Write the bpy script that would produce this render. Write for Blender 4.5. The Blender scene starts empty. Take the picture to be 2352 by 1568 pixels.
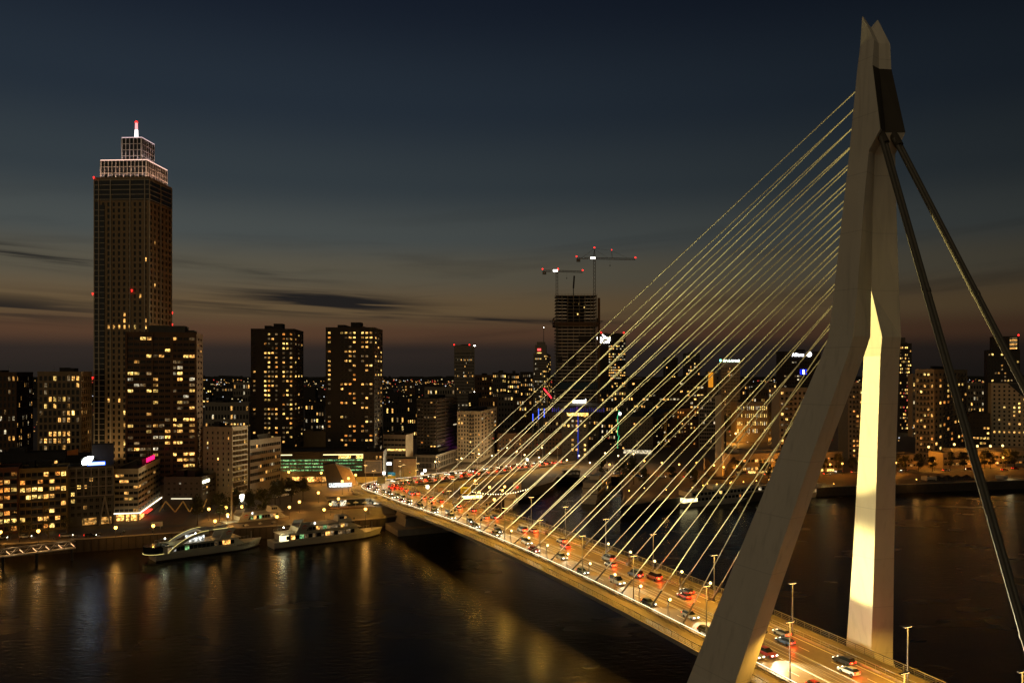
import bpy, math, random
from mathutils import Vector, Matrix
R=math.radians
rng=random.Random(11)
scene=bpy.context.scene
C=scene.collection
# ---------------------------------------------------------------- camera, sky, sun, exposure
K,H,U0,V0=1900.0,69.0,1176.0,855.0      # focal length in survey units, eye height, optical centre, horizon
cam=bpy.data.objects.new('camera',bpy.data.cameras.new('camera')); C.objects.link(cam)
cam.location=(0,0,H); cam.rotation_euler=(R(90),0,0)
cam.data.sensor_width=36; cam.data.lens=36*K/2352
cam.data.shift_y=(V0-784)/2352
cam.data.clip_start=1; cam.data.clip_end=40000
scene.camera=cam
SUN_AZ=R(-28)                            # after-glow azimuth, left of the view axis
world=bpy.data.worlds.new('World'); scene.world=world; world.use_nodes=True
def build_world():
    nt=world.node_tree; N=nt.nodes; L=nt.links; N.clear()
    out=N.new('ShaderNodeOutputWorld'); bg=N.new('ShaderNodeBackground'); L.new(bg.outputs[0],out.inputs[0])
    tc=N.new('ShaderNodeTexCoord'); sep=N.new('ShaderNodeSeparateXYZ'); L.new(tc.outputs['Generated'],sep.inputs[0])
    def M(op,a,b=None,c=None,clamp=False):
        n=N.new('ShaderNodeMath'); n.operation=op; n.use_clamp=clamp
        for i,q in enumerate((a,b,c)):
            if q is None: continue
            if isinstance(q,(int,float)): n.inputs[i].default_value=q
            else: L.new(q,n.inputs[i])
        return n.outputs[0]
    X,Y,Z=sep.outputs
    el=M('ARCSINE',Z); az=M('ARCTAN2',X,Y)          # radians
    t=M('MULTIPLY',el,1/0.62,clamp=True)
    ramp=N.new('ShaderNodeValToRGB'); L.new(t,ramp.inputs[0]); cr=ramp.color_ramp; cr.interpolation='EASE'
    stops=[(0.0,(38,33,30)),(0.04,(46,38,34)),(0.075,(82,58,42)),(0.12,(97,79,55)),(0.19,(85,80,67)),
           (0.26,(68,73,72)),(0.36,(49,57,62)),(0.5,(35,44,54)),(0.7,(21,28,40)),(1.0,(14,18,29))]
    lin=lambda c:tuple((x/255/12.92 if x/255<=.04045 else ((x/255+.055)/1.055)**2.4) for x in c)+(1,)
    cr.elements[0].position=0; cr.elements[0].color=lin(stops[0][1]); cr.elements[1].position=1; cr.elements[1].color=lin(stops[-1][1])
    for p,c in stops[1:-1]:
        e=cr.elements.new(p); e.color=lin(c)
    # brighter towards the after-glow, darker away from it
    cd=M('COSINE',M('SUBTRACT',az,SUN_AZ))
    glow=M('MULTIPLY_ADD',M('POWER',M('MAXIMUM',cd,0.0),2.2),0.78,0.3)
    # thin streaked clouds: domain in azimuth / elevation, stretched along the horizon
    def clouds(sx,sy,rot,seed,lo,hi):
        cb=N.new('ShaderNodeCombineXYZ'); L.new(M('MULTIPLY',az,sx),cb.inputs[0]); L.new(M('MULTIPLY_ADD',az,rot,M('MULTIPLY',el,sy)),cb.inputs[1]); cb.inputs[2].default_value=seed
        n=N.new('ShaderNodeTexNoise'); n.inputs['Scale'].default_value=1; n.inputs['Detail'].default_value=5; n.inputs['Roughness'].default_value=.55; n.inputs['Distortion'].default_value=.4
        L.new(cb.outputs[0],n.inputs['Vector'])
        mr=N.new('ShaderNodeMapRange'); mr.interpolation_type='SMOOTHSTEP'; L.new(n.outputs[0],mr.inputs[0]); mr.inputs[1].default_value=lo; mr.inputs[2].default_value=hi
        return mr.outputs[0]
    def blob(a0,e0,wa,we,tilt):
        da=M('SUBTRACT',az,a0); de=M('SUBTRACT',M('SUBTRACT',el,e0),M('MULTIPLY',da,tilt))
        q=M('ADD',M('POWER',M('DIVIDE',M('ABSOLUTE',da),wa),2.0),M('POWER',M('DIVIDE',M('ABSOLUTE',de),we),2.0))
        return M('EXPONENT',M('MULTIPLY',q,-1.0))
    rag=clouds(6,150,5.0,7.7,.36,.60)
    band=M('MULTIPLY',M('MULTIPLY',M('SMOOTH_MIN',M('MULTIPLY',el,14.0),1.0,.2,),M('SUBTRACT',1.0,M('MULTIPLY',el,4.6),clamp=True)),1.0,clamp=True)
    c1=M('MULTIPLY',M('MULTIPLY',clouds(3.2,34,-1.5,3.1,.50,.72),band),.55)
    b=M('ADD',blob(-.215,.084,.11,.0105,-.06),M('ADD',M('MULTIPLY',blob(-.555,.124,.12,.009,-.11),.8),M('ADD',M('MULTIPLY',blob(-.56,.068,.13,.014,-.02),.7),M('ADD',M('MULTIPLY',blob(-.05,.0635,.16,.0035,-.025),.75),M('ADD',M('MULTIPLY',blob(-.31,.116,.09,.006,-.1),.5),M('MULTIPLY',blob(-.33,.075,.12,.008,-.05),.4))))))
    b=M('MULTIPLY',b,M('MULTIPLY_ADD',rag,1.15,.18))
    cl=M('MULTIPLY',M('MAXIMUM',c1,M('MINIMUM',b,1.0)),.95,clamp=True)
    mix=N.new('ShaderNodeMix'); mix.data_type='RGBA'; L.new(cl,mix.inputs[0]); L.new(ramp.outputs[0],mix.inputs[6]); mix.inputs[7].default_value=lin((25,25,27))
    L.new(mix.outputs[2],bg.inputs[0]); L.new(glow,bg.inputs[1])
build_world(); world.cycles.sampling_method='NONE'
sun=bpy.data.objects.new('sun',bpy.data.lights.new('sun','SUN')); C.objects.link(sun)   # dim glow of the lit city behind the viewer
sun.data.energy=0.29; sun.data.angle=R(70); sun.data.color=(1.0,.78,.48)
sun.rotation_euler=(R(66),0,R(-22)); sun.location=(0,-50,300)
scene.view_settings.view_transform='Standard'; scene.view_settings.look='None'; scene.view_settings.exposure=0; scene.view_settings.gamma=1
scene.view_settings.use_curve_mapping=False
cy=scene.cycles; cy.use_denoising=True; cy.max_bounces=4; cy.diffuse_bounces=2; cy.glossy_bounces=3; cy.transmission_bounces=2; cy.transparent_max_bounces=4
cy.sample_clamp_indirect=1.5; cy.sample_clamp_direct=9.0; cy.use_light_tree=True; cy.caustics_reflective=False; cy.caustics_refractive=False
try: cy.denoiser='OPENIMAGEDENOISE'; cy.denoising_input_passes='RGB_ALBEDO_NORMAL'
except Exception: pass
# ---------------------------------------------------------------- survey helpers
S2=Vector((-.42710,.90421)); T2=Vector((.90421,.42710)); A0=Vector((41.3,180.4))   # bridge axis, cross axis, datum
def G(u,v,z=5.0):
    d=(H-z)*K/(v-V0); return Vector(((u-U0)/K*d,d,z))
def at(u,d,z=0.0): return Vector(((u-U0)/K*d,d,z))
def zat(v,d): return H-(v-V0)/K*d
ORDS=['zeroth','first','second','third','fourth','fifth','sixth','seventh','eighth','ninth','tenth','eleventh','twelfth','thirteenth','fourteenth','fifteenth','sixteenth','seventeenth','eighteenth','nineteenth','twentieth']
TENS=['','','twenty','thirty','forty','fifty','sixty','seventy','eighty','ninety']
def nth(i):
    if i<=20: return ORDS[i]
    return TENS[i//10]+'-'+ORDS[i%10] if i%10 else TENS[i//10][:-1]+'ieth'
def tag(o,label=None,cat=None,group=None,kind=None):
    if label: o['label']=label
    if cat: o['category']=cat
    if group: o['group']=group
    if kind: o['kind']=kind
    return o
def empty(name,loc=(0,0,0),rz=0.0,label=None,cat=None,group=None):
    o=bpy.data.objects.new(name,None); C.objects.link(o); o.location=loc; o.rotation_euler=(0,0,rz); o.empty_display_size=1
    return tag(o,label,cat,group)
def link(name,me,parent=None,loc=(0,0,0),rz=0.0):
    o=bpy.data.objects.new(name,me); C.objects.link(o); o.location=loc
    if rz: o.rotation_euler=(0,0,rz)
    if parent: o.parent=parent
    return o
KIDS={}
def kids(o):
    if o.name not in KIDS: KIDS[o.name]=list(o.children)
    return KIDS[o.name]
def copy_tree(o,parent=None):
    c=o.copy(); C.objects.link(c); c.parent=parent; ks=kids(o)
    KIDS[c.name]=[copy_tree(ch,c) for ch in ks]
    return c
class MB:
    def __init__(s): s.v=[]; s.f=[]; s.m=[]
    def add(s,vs,fs,mi=0):
        n=len(s.v); s.v+=[tuple(p) for p in vs]; s.f+=[tuple(i+n for i in f) for f in fs]; s.m+=[mi]*len(fs); return s
    def quad(s,a,b,c,d,mi=0): return s.add((a,b,c,d),((0,1,2,3),),mi)
    def box(s,x0,x1,y0,y1,z0,z1,mi=0,ax=None,o=(0,0)):
        P=[(x,y) for y in (y0,y1) for x in (x0,x1)]
        if ax is not None: P=[(o[0]+ax[0]*x-ax[1]*y,o[1]+ax[1]*x+ax[0]*y) for x,y in P]
        a,b,c,d=P
        return s.add([(*a,z0),(*b,z0),(*d,z0),(*c,z0),(*a,z1),(*b,z1),(*d,z1),(*c,z1)],((3,2,1,0),(4,5,6,7),(0,1,5,4),(1,2,6,5),(2,3,7,6),(3,0,4,7)),mi)
    def prism(s,poly,z0,z1,mi=0):
        n=len(poly); s.add([(p[0],p[1],z0) for p in poly]+[(p[0],p[1],z1) for p in poly],[tuple(range(n-1,-1,-1)),tuple(range(n,2*n))]+[(i,(i+1)%n,n+(i+1)%n,n+i) for i in range(n)],mi); return s
    def tube(s,p0,p1,r0,r1=None,n=6,mi=0,caps=True):
        r1=r0 if r1 is None else r1
        p0=Vector(p0);p1=Vector(p1); d=(p1-p0).normalized(); a=d.orthogonal().normalized(); b=d.cross(a)
        vs=[]
        for p,r in ((p0,r0),(p1,r1)):
            for i in range(n):
                t=2*math.pi*i/n; vs.append(p+a*math.cos(t)*r+b*math.sin(t)*r)
        fs=[(i,(i+1)%n,n+(i+1)%n,n+i) for i in range(n)]
        if caps: fs+=[tuple(range(n-1,-1,-1)),tuple(range(n,2*n))]
        return s.add(vs,fs,mi)
    def ball(s,c,r,mi=0,n=8,k=5,sz=1.0):
        vs=[];fs=[]
        for j in range(k+1):
            ph=math.pi*j/k
            for i in range(n):
                t=2*math.pi*i/n; vs.append((c[0]+r*math.sin(ph)*math.cos(t),c[1]+r*math.sin(ph)*math.sin(t),c[2]+r*sz*math.cos(ph)))
        for j in range(k):
            for i in range(n): fs.append((j*n+i,(j+1)*n+i,(j+1)*n+(i+1)%n,j*n+(i+1)%n))
        return s.add(vs,fs,mi)
    def loft(s,rings,mi=0,caps=True):
        n=len(rings[0]); vs=[p for r in rings for p in r]; fs=[]
        for j in range(len(rings)-1):
            for i in range(n): fs.append((j*n+i,j*n+(i+1)%n,(j+1)*n+(i+1)%n,(j+1)*n+i))
        if caps: fs+=[tuple(range(n-1,-1,-1)),tuple((len(rings)-1)*n+i for i in range(n))]
        return s.add(vs,fs,mi)
    def mesh(s,name,mats,smooth=False):
        me=bpy.data.meshes.new(name); me.from_pydata(s.v,[],s.f)
        if not isinstance(mats,(list,tuple)): mats=[mats]
        for m in mats: me.materials.append(m)
        if len(mats)>1: me.polygons.foreach_set('material_index',s.m)
        if smooth: me.polygons.foreach_set('use_smooth',[True]*len(s.f))
        me.update(); return me
    def obj(s,name,mats,parent=None,loc=(0,0,0),rz=0.0,smooth=False): return link(name,s.mesh(name,mats,smooth),parent,loc,rz)
# ---------------------------------------------------------------- materials
def newmat(name):
    m=bpy.data.materials.new(name); m.use_nodes=True; nt=m.node_tree; b=nt.nodes['Principled BSDF']; return m,nt,b
def surf(name,col,rough=.8,var=.25,scale=.6,bump=.15,metal=0.0,stretch=None,spec=.3,coord='Object'):
    m,nt,b=newmat(name); N=nt.nodes;L=nt.links
    tc=N.new('ShaderNodeTexCoord'); mp=N.new('ShaderNodeMapping'); L.new(tc.outputs[coord],mp.inputs[0])
    if stretch: mp.inputs['Scale'].default_value=stretch
    n=N.new('ShaderNodeTexNoise'); n.inputs['Scale'].default_value=scale; n.inputs['Detail'].default_value=4; n.inputs['Roughness'].default_value=.65; L.new(mp.outputs[0],n.inputs['Vector'])
    mx=N.new('ShaderNodeMix'); mx.data_type='RGBA'; L.new(n.outputs[0],mx.inputs[0])
    mx.inputs[6].default_value=tuple(max(0,c*(1-var*1.6)) for c in col)+(1,); mx.inputs[7].default_value=tuple(min(1,c*(1+var*1.4)) for c in col)+(1,)
    L.new(mx.outputs[2],b.inputs['Base Color']); b.inputs['Roughness'].default_value=rough; b.inputs['Metallic'].default_value=metal; b.inputs['Specular IOR Level'].default_value=spec
    if bump:
        n2=N.new('ShaderNodeTexNoise'); n2.inputs['Scale'].default_value=scale*9; n2.inputs['Detail'].default_value=2; L.new(mp.outputs[0],n2.inputs['Vector'])
        bp=N.new('ShaderNodeBump'); bp.inputs['Strength'].default_value=bump; bp.inputs['Distance'].default_value=.05; L.new(n2.outputs[0],bp.inputs['Height']); L.new(bp.outputs[0],b.inputs['Normal'])
    return m
def glow(name,col,st,sample=False):
    m=bpy.data.materials.new(name); m.use_nodes=True; nt=m.node_tree; nt.nodes.clear()
    o=nt.nodes.new('ShaderNodeOutputMaterial'); e=nt.nodes.new('ShaderNodeEmission'); e.inputs[0].default_value=(*col,1); e.inputs[1].default_value=st; nt.links.new(e.outputs[0],o.inputs[0])
    m.cycles.emission_sampling='AUTO' if sample else 'NONE'
    return m
def litwin(name,col,col2,st):
    """a lit room behind glass: brightness differs from window to window, furniture and curtains break it up"""
    m=bpy.data.materials.new(name); m.use_nodes=True; nt=m.node_tree; N=nt.nodes; L=nt.links; N.clear()
    o=N.new('ShaderNodeOutputMaterial'); e=N.new('ShaderNodeEmission'); L.new(e.outputs[0],o.inputs[0])
    oi=N.new('ShaderNodeObjectInfo'); tc=N.new('ShaderNodeTexCoord'); ad=N.new('ShaderNodeVectorMath'); ad.operation='ADD'
    cb=N.new('ShaderNodeCombineXYZ')
    for i in range(3): L.new(oi.outputs['Random'],cb.inputs[i])
    sc=N.new('ShaderNodeVectorMath'); sc.operation='SCALE'; sc.inputs['Scale'].default_value=91; L.new(cb.outputs[0],sc.inputs[0])
    L.new(tc.outputs['Object'],ad.inputs[0]); L.new(sc.outputs[0],ad.inputs[1])
    n=N.new('ShaderNodeTexVoronoi'); n.inputs['Scale'].default_value=1.3; n.distance='CHEBYCHEV'; L.new(ad.outputs[0],n.inputs['Vector'])
    n2=N.new('ShaderNodeTexNoise'); n2.inputs['Scale'].default_value=1.1; n2.inputs['Detail'].default_value=3; L.new(ad.outputs[0],n2.inputs['Vector'])
    mr=N.new('ShaderNodeMapRange'); L.new(n2.outputs[0],mr.inputs[0]); mr.inputs[1].default_value=.38; mr.inputs[2].default_value=.66; mr.inputs[3].default_value=.12; mr.inputs[4].default_value=1.35
    sp=N.new('ShaderNodeSeparateColor'); L.new(n.outputs['Color'],sp.inputs[0])
    mu=N.new('ShaderNodeMath'); mu.operation='MULTIPLY_ADD'; L.new(sp.outputs[0],mu.inputs[0]); mu.inputs[1].default_value=.8; mu.inputs[2].default_value=.35
    m2=N.new('ShaderNodeMath'); m2.operation='MULTIPLY'; L.new(mu.outputs[0],m2.inputs[0]); L.new(mr.outputs[0],m2.inputs[1])
    rr=N.new('ShaderNodeMapRange'); L.new(oi.outputs['Random'],rr.inputs[0]); rr.inputs[3].default_value=.25*st; rr.inputs[4].default_value=1.6*st
    m3=N.new('ShaderNodeMath'); m3.operation='MULTIPLY'; L.new(m2.outputs[0],m3.inputs[0]); L.new(rr.outputs[0],m3.inputs[1])
    mx=N.new('ShaderNodeMix'); mx.data_type='RGBA'; L.new(sp.outputs[1],mx.inputs[0]); mx.inputs[6].default_value=(*col,1); mx.inputs[7].default_value=(*col2,1)
    L.new(mx.outputs[2],e.inputs[0]); L.new(m3.outputs[0],e.inputs[1]); m.cycles.emission_sampling='NONE'
    return m
def glassmat(name,col,rough=.12):
    m,nt,b=newmat(name); b.inputs['Base Color'].default_value=(*col,1); b.inputs['Roughness'].default_value=rough; b.inputs['Specular IOR Level'].default_value=.18; return m
M_LIT=[litwin('lit_window_amber',(1,.42,.08),(1,.55,.15),2.4),litwin('lit_window_orange',(1,.28,.04),(1,.42,.08),1.7),litwin('lit_window_yellow',(1,.56,.11),(1,.7,.22),3.2),litwin('lit_window_pale',(.95,.72,.36),(.9,.82,.62),1.2),litwin('lit_window_dim',(.5,.27,.08),(.38,.30,.18),.8)]
M_LITP=litwin('lit_window_purple',(.6,.05,1),(1,.05,.7),2.0); M_LITG=litwin('lit_window_green',(.2,.75,.32),(.5,.85,.3),1.0); M_LITR=litwin('lit_window_red',(1,.04,.08),(1,.2,.1),.9); M_LITB=litwin('lit_window_blue',(.05,.09,1),(.2,.05,.8),.9); M_LITW=litwin('lit_window_white',(1,.93,.75),(.85,.95,1),2.0)
M_GLASS=glassmat('dark_window_glass',(.012,.014,.015)); M_FRAME=surf('window_frame_paint',(.10,.085,.07),.6,.2,.8,0)
def wall(name,c,**k): return surf(name,c,**k)
W_BROWN=wall('brown_brick',(.10,.056,.028)); W_TAN=wall('tan_brick',(.25,.17,.09)); W_DARK=wall('dark_cladding',(.03,.025,.02)); W_CREAM=wall('cream_render',(.27,.21,.13)); W_WHITE=wall('white_render',(.4,.33,.22)); W_GREY=wall('grey_concrete',(.2,.17,.13)); W_DGREY=wall('charcoal_panel',(.075,.066,.055)); W_YEL=wall('ochre_brick',(.21,.14,.05)); W_RED=wall('red_brick',(.12,.045,.025)); W_GLASS=glassmat('curtain_wall_glass',(.02,.022,.025),.2); W_ROOF=wall('roof_felt',(.025,.022,.02)); W_STONE=wall('pale_stone_frame',(.4,.34,.25))
M_STEEL=surf('painted_steel',(.12,.11,.1),.45,.2,1,0,.3); M_POLE=surf('galvanised_pole',(.25,.24,.22),.5,.2,1,0,.5); M_BLACK=surf('black_metal',(.02,.02,.02),.5,.2,1,0); M_RED=glow('red_obstruction_light',(1,.02,.015),4); M_WHITEL=glow('white_lamp',(1,.95,.85),12)
M_SODIUM=glow('sodium_lamp',(1,.50,.09),7); M_FLOOD=glow('floodlight_face',(1,.74,.26),5)
def lamp(name,kind,loc,energy,col,parent=None,radius=.25,target=None,angle=None,blend=.4):
    l=bpy.data.lights.new(name,kind); l.energy=energy; l.color=col; l.shadow_soft_size=radius
    o=bpy.data.objects.new(name,l); C.objects.link(o); o.location=loc
    if kind=='SPOT': l.spot_size=angle; l.spot_blend=blend
    if target is not None: o.rotation_euler=(Vector(target)-Vector(loc)).to_track_quat('-Z','Y').to_euler()
    if parent: o.parent=parent
    return o
def text(name,s,mat,parent,loc,size,rz=0.0,ext=.08,align='CENTER'):
    cu=bpy.data.curves.new(name,'FONT'); cu.body=s; cu.size=size; cu.align_x=align; cu.extrude=ext; cu.resolution_u=2
    o=bpy.data.objects.new(name,cu); C.objects.link(o); bpy.context.view_layer.update()
    me=bpy.data.meshes.new_from_object(o); bpy.data.objects.remove(o); me.materials.clear(); me.materials.append(mat)
    me.transform(Matrix.Rotation(R(90),4,'X'))
    return link(name,me,parent,loc,rz)
# ---------------------------------------------------------------- ground and water
def water_mat():
    m,nt,b=newmat('river_water'); N=nt.nodes;L=nt.links
    b.inputs['Base Color'].default_value=(.012,.009,.006,1); b.inputs['Roughness'].default_value=.10; b.inputs['IOR'].default_value=1.33; b.inputs['Specular IOR Level'].default_value=.125
    tc=N.new('ShaderNodeTexCoord'); mp=N.new('ShaderNodeMapping'); L.new(tc.outputs['Object'],mp.inputs[0]); mp.inputs['Rotation'].default_value=(0,0,R(-25)); mp.inputs['Scale'].default_value=(.55,1.25,1)
    n=N.new('ShaderNodeTexNoise'); n.inputs['Scale'].default_value=.55; n.inputs['Detail'].default_value=3; n.inputs['Roughness'].default_value=.55; L.new(mp.outputs[0],n.inputs['Vector'])
    n2=N.new('ShaderNodeTexNoise'); n2.inputs['Scale'].default_value=.05; n2.inputs['Detail'].default_value=3; L.new(mp.outputs[0],n2.inputs['Vector'])
    ad=N.new('ShaderNodeMath'); ad.operation='MULTIPLY_ADD'; L.new(n2.outputs[0],ad.inputs[0]); ad.inputs[1].default_value=.25; L.new(n.outputs[0],ad.inputs[2])
    bp=N.new('ShaderNodeBump'); bp.inputs['Strength'].default_value=.4; bp.inputs['Distance'].default_value=.3; L.new(ad.outputs[0],bp.inputs['Height']); L.new(bp.outputs[0],b.inputs['Normal'])
    mr=N.new('ShaderNodeMapRange'); L.new(n2.outputs[0],mr.inputs[0]); mr.inputs[1].default_value=.3; mr.inputs[2].default_value=.7; mr.inputs[3].default_value=.21; mr.inputs[4].default_value=.29; L.new(mr.outputs[0],b.inputs['Roughness'])
    return m
w=MB(); w.quad((-1500,-400,0),(1500,-400,0),(1500,640,0),(-1500,640,0)); w.obj('river',water_mat())['kind']='structure'
def rb(s,t): p=A0+S2*s+T2*t; return (p.x,p.y)
LAND=[(-9000,160),(-560,160),(-330,250),(-190,308),(-58,363),rb(221,26),rb(214,44),(-12,405),(2,442),(24,486),(30,522),(70,522),(64,486),(58,430),(52,396),(90,427),(182,464),(306,492),(700,575),(9000,1500),(9000,12000),(-9000,12000)]
M_PAVE=surf('brick_paving',(.11,.083,.056),.75,.3,.35,.3); M_QUAY=surf('quay_wall_stone',(.04,.031,.023),.85,.35,.5,.5); M_ASPH=surf('asphalt',(.055,.05,.045),.6,.25,.4,.2); M_MARK=surf('road_marking_paint',(.78,.74,.6),.6,.1,2,0)
g=MB(); g.add([(x,y,5) for x,y in LAND],[tuple(range(len(LAND)))]); o=g.obj('ground',M_PAVE); o['kind']='structure'
q=MB()
for a,b in zip(LAND[1:],LAND[2:20]):
    q.quad((a[0],a[1],-3),(b[0],b[1],-3),(b[0],b[1],4.999),(a[0],a[1],4.999))
q.obj('quay_wall',M_QUAY,o)
kb=MB()
for a,b in zip(LAND[2:],LAND[3:19]):
    A=Vector(a);B=Vector(b); d=(B-A); n=d.length; d/=n; kb.box(-.05,n+.05,-.12,.75,4.8,5.22,0,(d.x,d.y),a)
kb.obj('quay_coping',surf('granite_coping',(.22,.18,.13),.7,.25,.6,.2),o)
ft=MB(); ft.box(-.2,.2,-.32,-.02,-.8,4.6); ftm=ft.mesh('fender_timber',surf('tarred_timber',(.022,.017,.013),.9,.3,1,.3))
for A_,B_ in ((LAND[2],LAND[3]),(LAND[3],LAND[4])):
    A_=Vector(A_);B_=Vector(B_); d_=(B_-A_).normalized(); n_=int((B_-A_).length/2.6)
    for i in range(n_): p_=A_+d_*(1.3+2.6*i); link('fender_timber',ftm,o,(p_.x,p_.y,0),math.atan2(d_.y,d_.x))
def path2(pts,w0,w1,z,mat,name,parent=None):
    m=MB(); L=[];Rr=[]
    for i,p in enumerate(pts):
        p=Vector(p); a=Vector(pts[max(i-1,0)]); b=Vector(pts[min(i+1,len(pts)-1)]); d=(b-a).normalized(); n=Vector((-d.y,d.x)); L.append(p+n*w1); Rr.append(p+n*w0)
    for i in range(len(pts)-1): m.quad((*Rr[i],z),(*Rr[i+1],z),(*L[i+1],z),(*L[i],z))
    x=m.obj(name,mat,parent); x['kind']='structure'; return x
def off(a,b,n,z=None): return [Vector(a).lerp(Vector(b),i/n) for i in range(n+1)]
QN=Vector((-190,308)); QE=Vector((-58,363)); qd=(QE-QN).normalized(); qn=Vector((-qd.y,qd.x))
quayroad=[tuple(QN+qd*t+qn*16) for t in (-260,-120,0,40,66)]+[tuple(G(470,1160).xy),tuple(G(590,1105).xy),tuple(G(660,1075).xy)]
path2(quayroad,-4,4,5.02,M_ASPH,'road')
BO=[G(1230,1092,5).xy,G(1400,1090,5).xy,G(1560,1094,5).xy,G(1750,1091,5).xy,G(1950,1085,5).xy,G(2150,1081,5).xy,G(2352,1076,5).xy,G(2600,1070,5).xy]
path2([tuple(p) for p in BO],-9,9,5.02,M_ASPH,'boulevard')
dash=MB()
for i in range(len(BO)-1):
    n=int((BO[i+1]-BO[i]).length/7); d=(BO[i+1]-BO[i]).normalized()
    for k in range(n):
        for offy in (-4.5,0,4.5): dash.box(0,3,offy-.1,offy+.1,5.024,5.028,0,(d.x,d.y),BO[i]+d*(k*7))
x=dash.obj('lane_marking',M_MARK); x['kind']='structure'
# distant lowland beyond the city (dark, with woods)
# ---------------------------------------------------------------- bridge geometry
SC=275.0; RA=36.0; TH=R(65)
def deckz(l):
    if l<=195: return 12.6-((l-85)/68.2)**2
    z=10.0-(l-195)*.031
    return max(z,5.9)
def path(l,o):
    """l along the carriageway, o across it (negative = near side) -> plan point and heading"""
    if l<=SC: p=A0+S2*l+T2*(10.5+o); return p,S2
    a=min((l-SC)/RA,TH); c=A0+S2*SC+T2*(10.5+RA)
    d=S2*math.cos(a)+T2*math.sin(a); n=T2*math.cos(a)-S2*math.sin(a)
    p=c-n*RA+n*o
    ex=l-SC-RA*TH
    if ex>0: p=p+d*ex
    return p,d
def P3(l,o,dz=0.0):
    p,d=path(l,o); return Vector((p.x,p.y,deckz(l)+dz))
def ls(a,b,st): n=max(1,int(math.ceil((b-a)/st))); return [a+(b-a)*i/n for i in range(n+1)]
L0,L1=-150.0,470.0
def ribbon(m,a,b,prof,mi=0,st=6.0,close=False,skip=None):
    q=ls(a,b,st)
    for i in range(len(q)-1):
        for j in range(len(prof)-(0 if close else 1)):
            (o0,z0),(o1,z1)=prof[j],prof[(j+1)%len(prof)]
            m.quad(P3(q[i],o0,z0),P3(q[i],o1,z1),P3(q[i+1],o1,z1),P3(q[i+1],o0,z0),mi)
bridge=empty('cable_stayed_bridge',(*(A0+T2*10.5),0),0,'pale cable-stayed road bridge with one bent asymmetric pylon over the river','bridge')
BL=Vector((*(A0+T2*10.5),0))
def bpart(m,name,mats,parent=None,smooth=False):
    o=m.obj(name,mats,None,smooth=smooth); o.data.transform(Matrix.Translation(-BL)); o.parent=parent or bridge; return o
M_DECK=surf('bridge_steel_paint',(.3,.28,.23),.55,.18,.4,.05); M_PYL=surf('pylon_paint',(.70,.64,.51),.6,.12,.12,.06,stretch=(1,1,.35)); 
def seams(m,step,w,dark):
    nt=m.node_tree; N=nt.nodes; L=nt.links; b=N['Principled BSDF']; src=b.inputs['Base Color'].links[0].from_socket
    tc=N.new('ShaderNodeTexCoord'); sp=N.new('ShaderNodeSeparateXYZ'); L.new(tc.outputs['Object'],sp.inputs[0])
    n=N.new('ShaderNodeTexNoise'); n.inputs['Scale'].default_value=.9; mp=N.new('ShaderNodeMapping'); mp.inputs['Scale'].default_value=(1,1,.05); L.new(tc.outputs['Object'],mp.inputs[0]); L.new(mp.outputs[0],n.inputs['Vector'])
    a=N.new('ShaderNodeMath'); a.operation='DIVIDE'; L.new(sp.outputs[2],a.inputs[0]); a.inputs[1].default_value=step
    f=N.new('ShaderNodeMath'); f.operation='FRACT'; L.new(a.outputs[0],f.inputs[0])
    g=N.new('ShaderNodeMath'); g.operation='LESS_THAN'; L.new(f.outputs[0],g.inputs[0]); g.inputs[1].default_value=w/step
    st=N.new('ShaderNodeMapRange'); L.new(n.outputs[0],st.inputs[0]); st.inputs[1].default_value=.55; st.inputs[2].default_value=.8; st.inputs[3].default_value=0; st.inputs[4].default_value=.22
    mx=N.new('ShaderNodeMath'); mx.operation='MULTIPLY_ADD'; L.new(g.outputs[0],mx.inputs[0]); mx.inputs[1].default_value=dark; L.new(st.outputs[0],mx.inputs[2]); mx.use_clamp=True
    c=N.new('ShaderNodeMix'); c.data_type='RGBA'; L.new(mx.outputs[0],c.inputs[0]); L.new(src,c.inputs[6]); c.inputs[7].default_value=(.12,.1,.07,1); L.new(c.outputs[2],b.inputs['Base Color'])
seams(M_PYL,10.5,.14,.22)
M_BROAD=surf('bridge_asphalt',(.12,.088,.052),.42,.3,.5,.15,stretch=(1,1,1)); M_WALK=surf('footway_surface',(.085,.065,.042),.7,.25,.5,.1)
dk=MB(); ribbon(dk,L0,300,[(10.6,-.05),(10.6,-.15),(16,-.15),(16,-1.1),(13.5,-1.5),(8,-3.0),(-8,-3.0),(-13.5,-1.5),(-16,-1.1),(-16,-.15),(-10.6,-.15),(-10.6,-.05)],0,6)
ribbon(dk,300,L1,[(13,-.05),(13,-6),(-13,-6),(-13,-.05)],0,6); deck=bpart(dk,'deck',M_DECK)
rd=MB(); ribbon(rd,L0,L1,[(-10.6,0),(10.6,0)],0,4); bpart(rd,'carriageway',M_BROAD)
for sgn in (-1,1):
    f=MB(); ribbon(f,L0,302,[(sgn*10.6,-.1),(sgn*15.7,-.1)],0,5); bpart(f,'footway',M_WALK)
for o in (-9.1,-2.75,2.75,9.1):
    mk=MB(); ribbon(mk,L0,L1,[(o-.13,.012),(o+.13,.012)],0,5); bpart(mk,'edge_line',M_MARK)
for o in (-5.8,5.8):
    mk=MB(); l=L0
    while l<L1: ribbon(mk,l,l+3,[(o-.1,.012),(o+.1,.012)],0,3); l+=9
    bpart(mk,'lane_marking',M_MARK)['kind']='stuff'
M_RAIL=(surf('polished_rail',(.6,.54,.46),.3,.1,1,0,1.0))
for o in (-2.05,-.62,.62,2.05):
    tr=MB(); ribbon(tr,L0,L1,[(o-.08,.015),(o+.08,.015)],0,5); bpart(tr,'tram_rail',M_RAIL)
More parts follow.
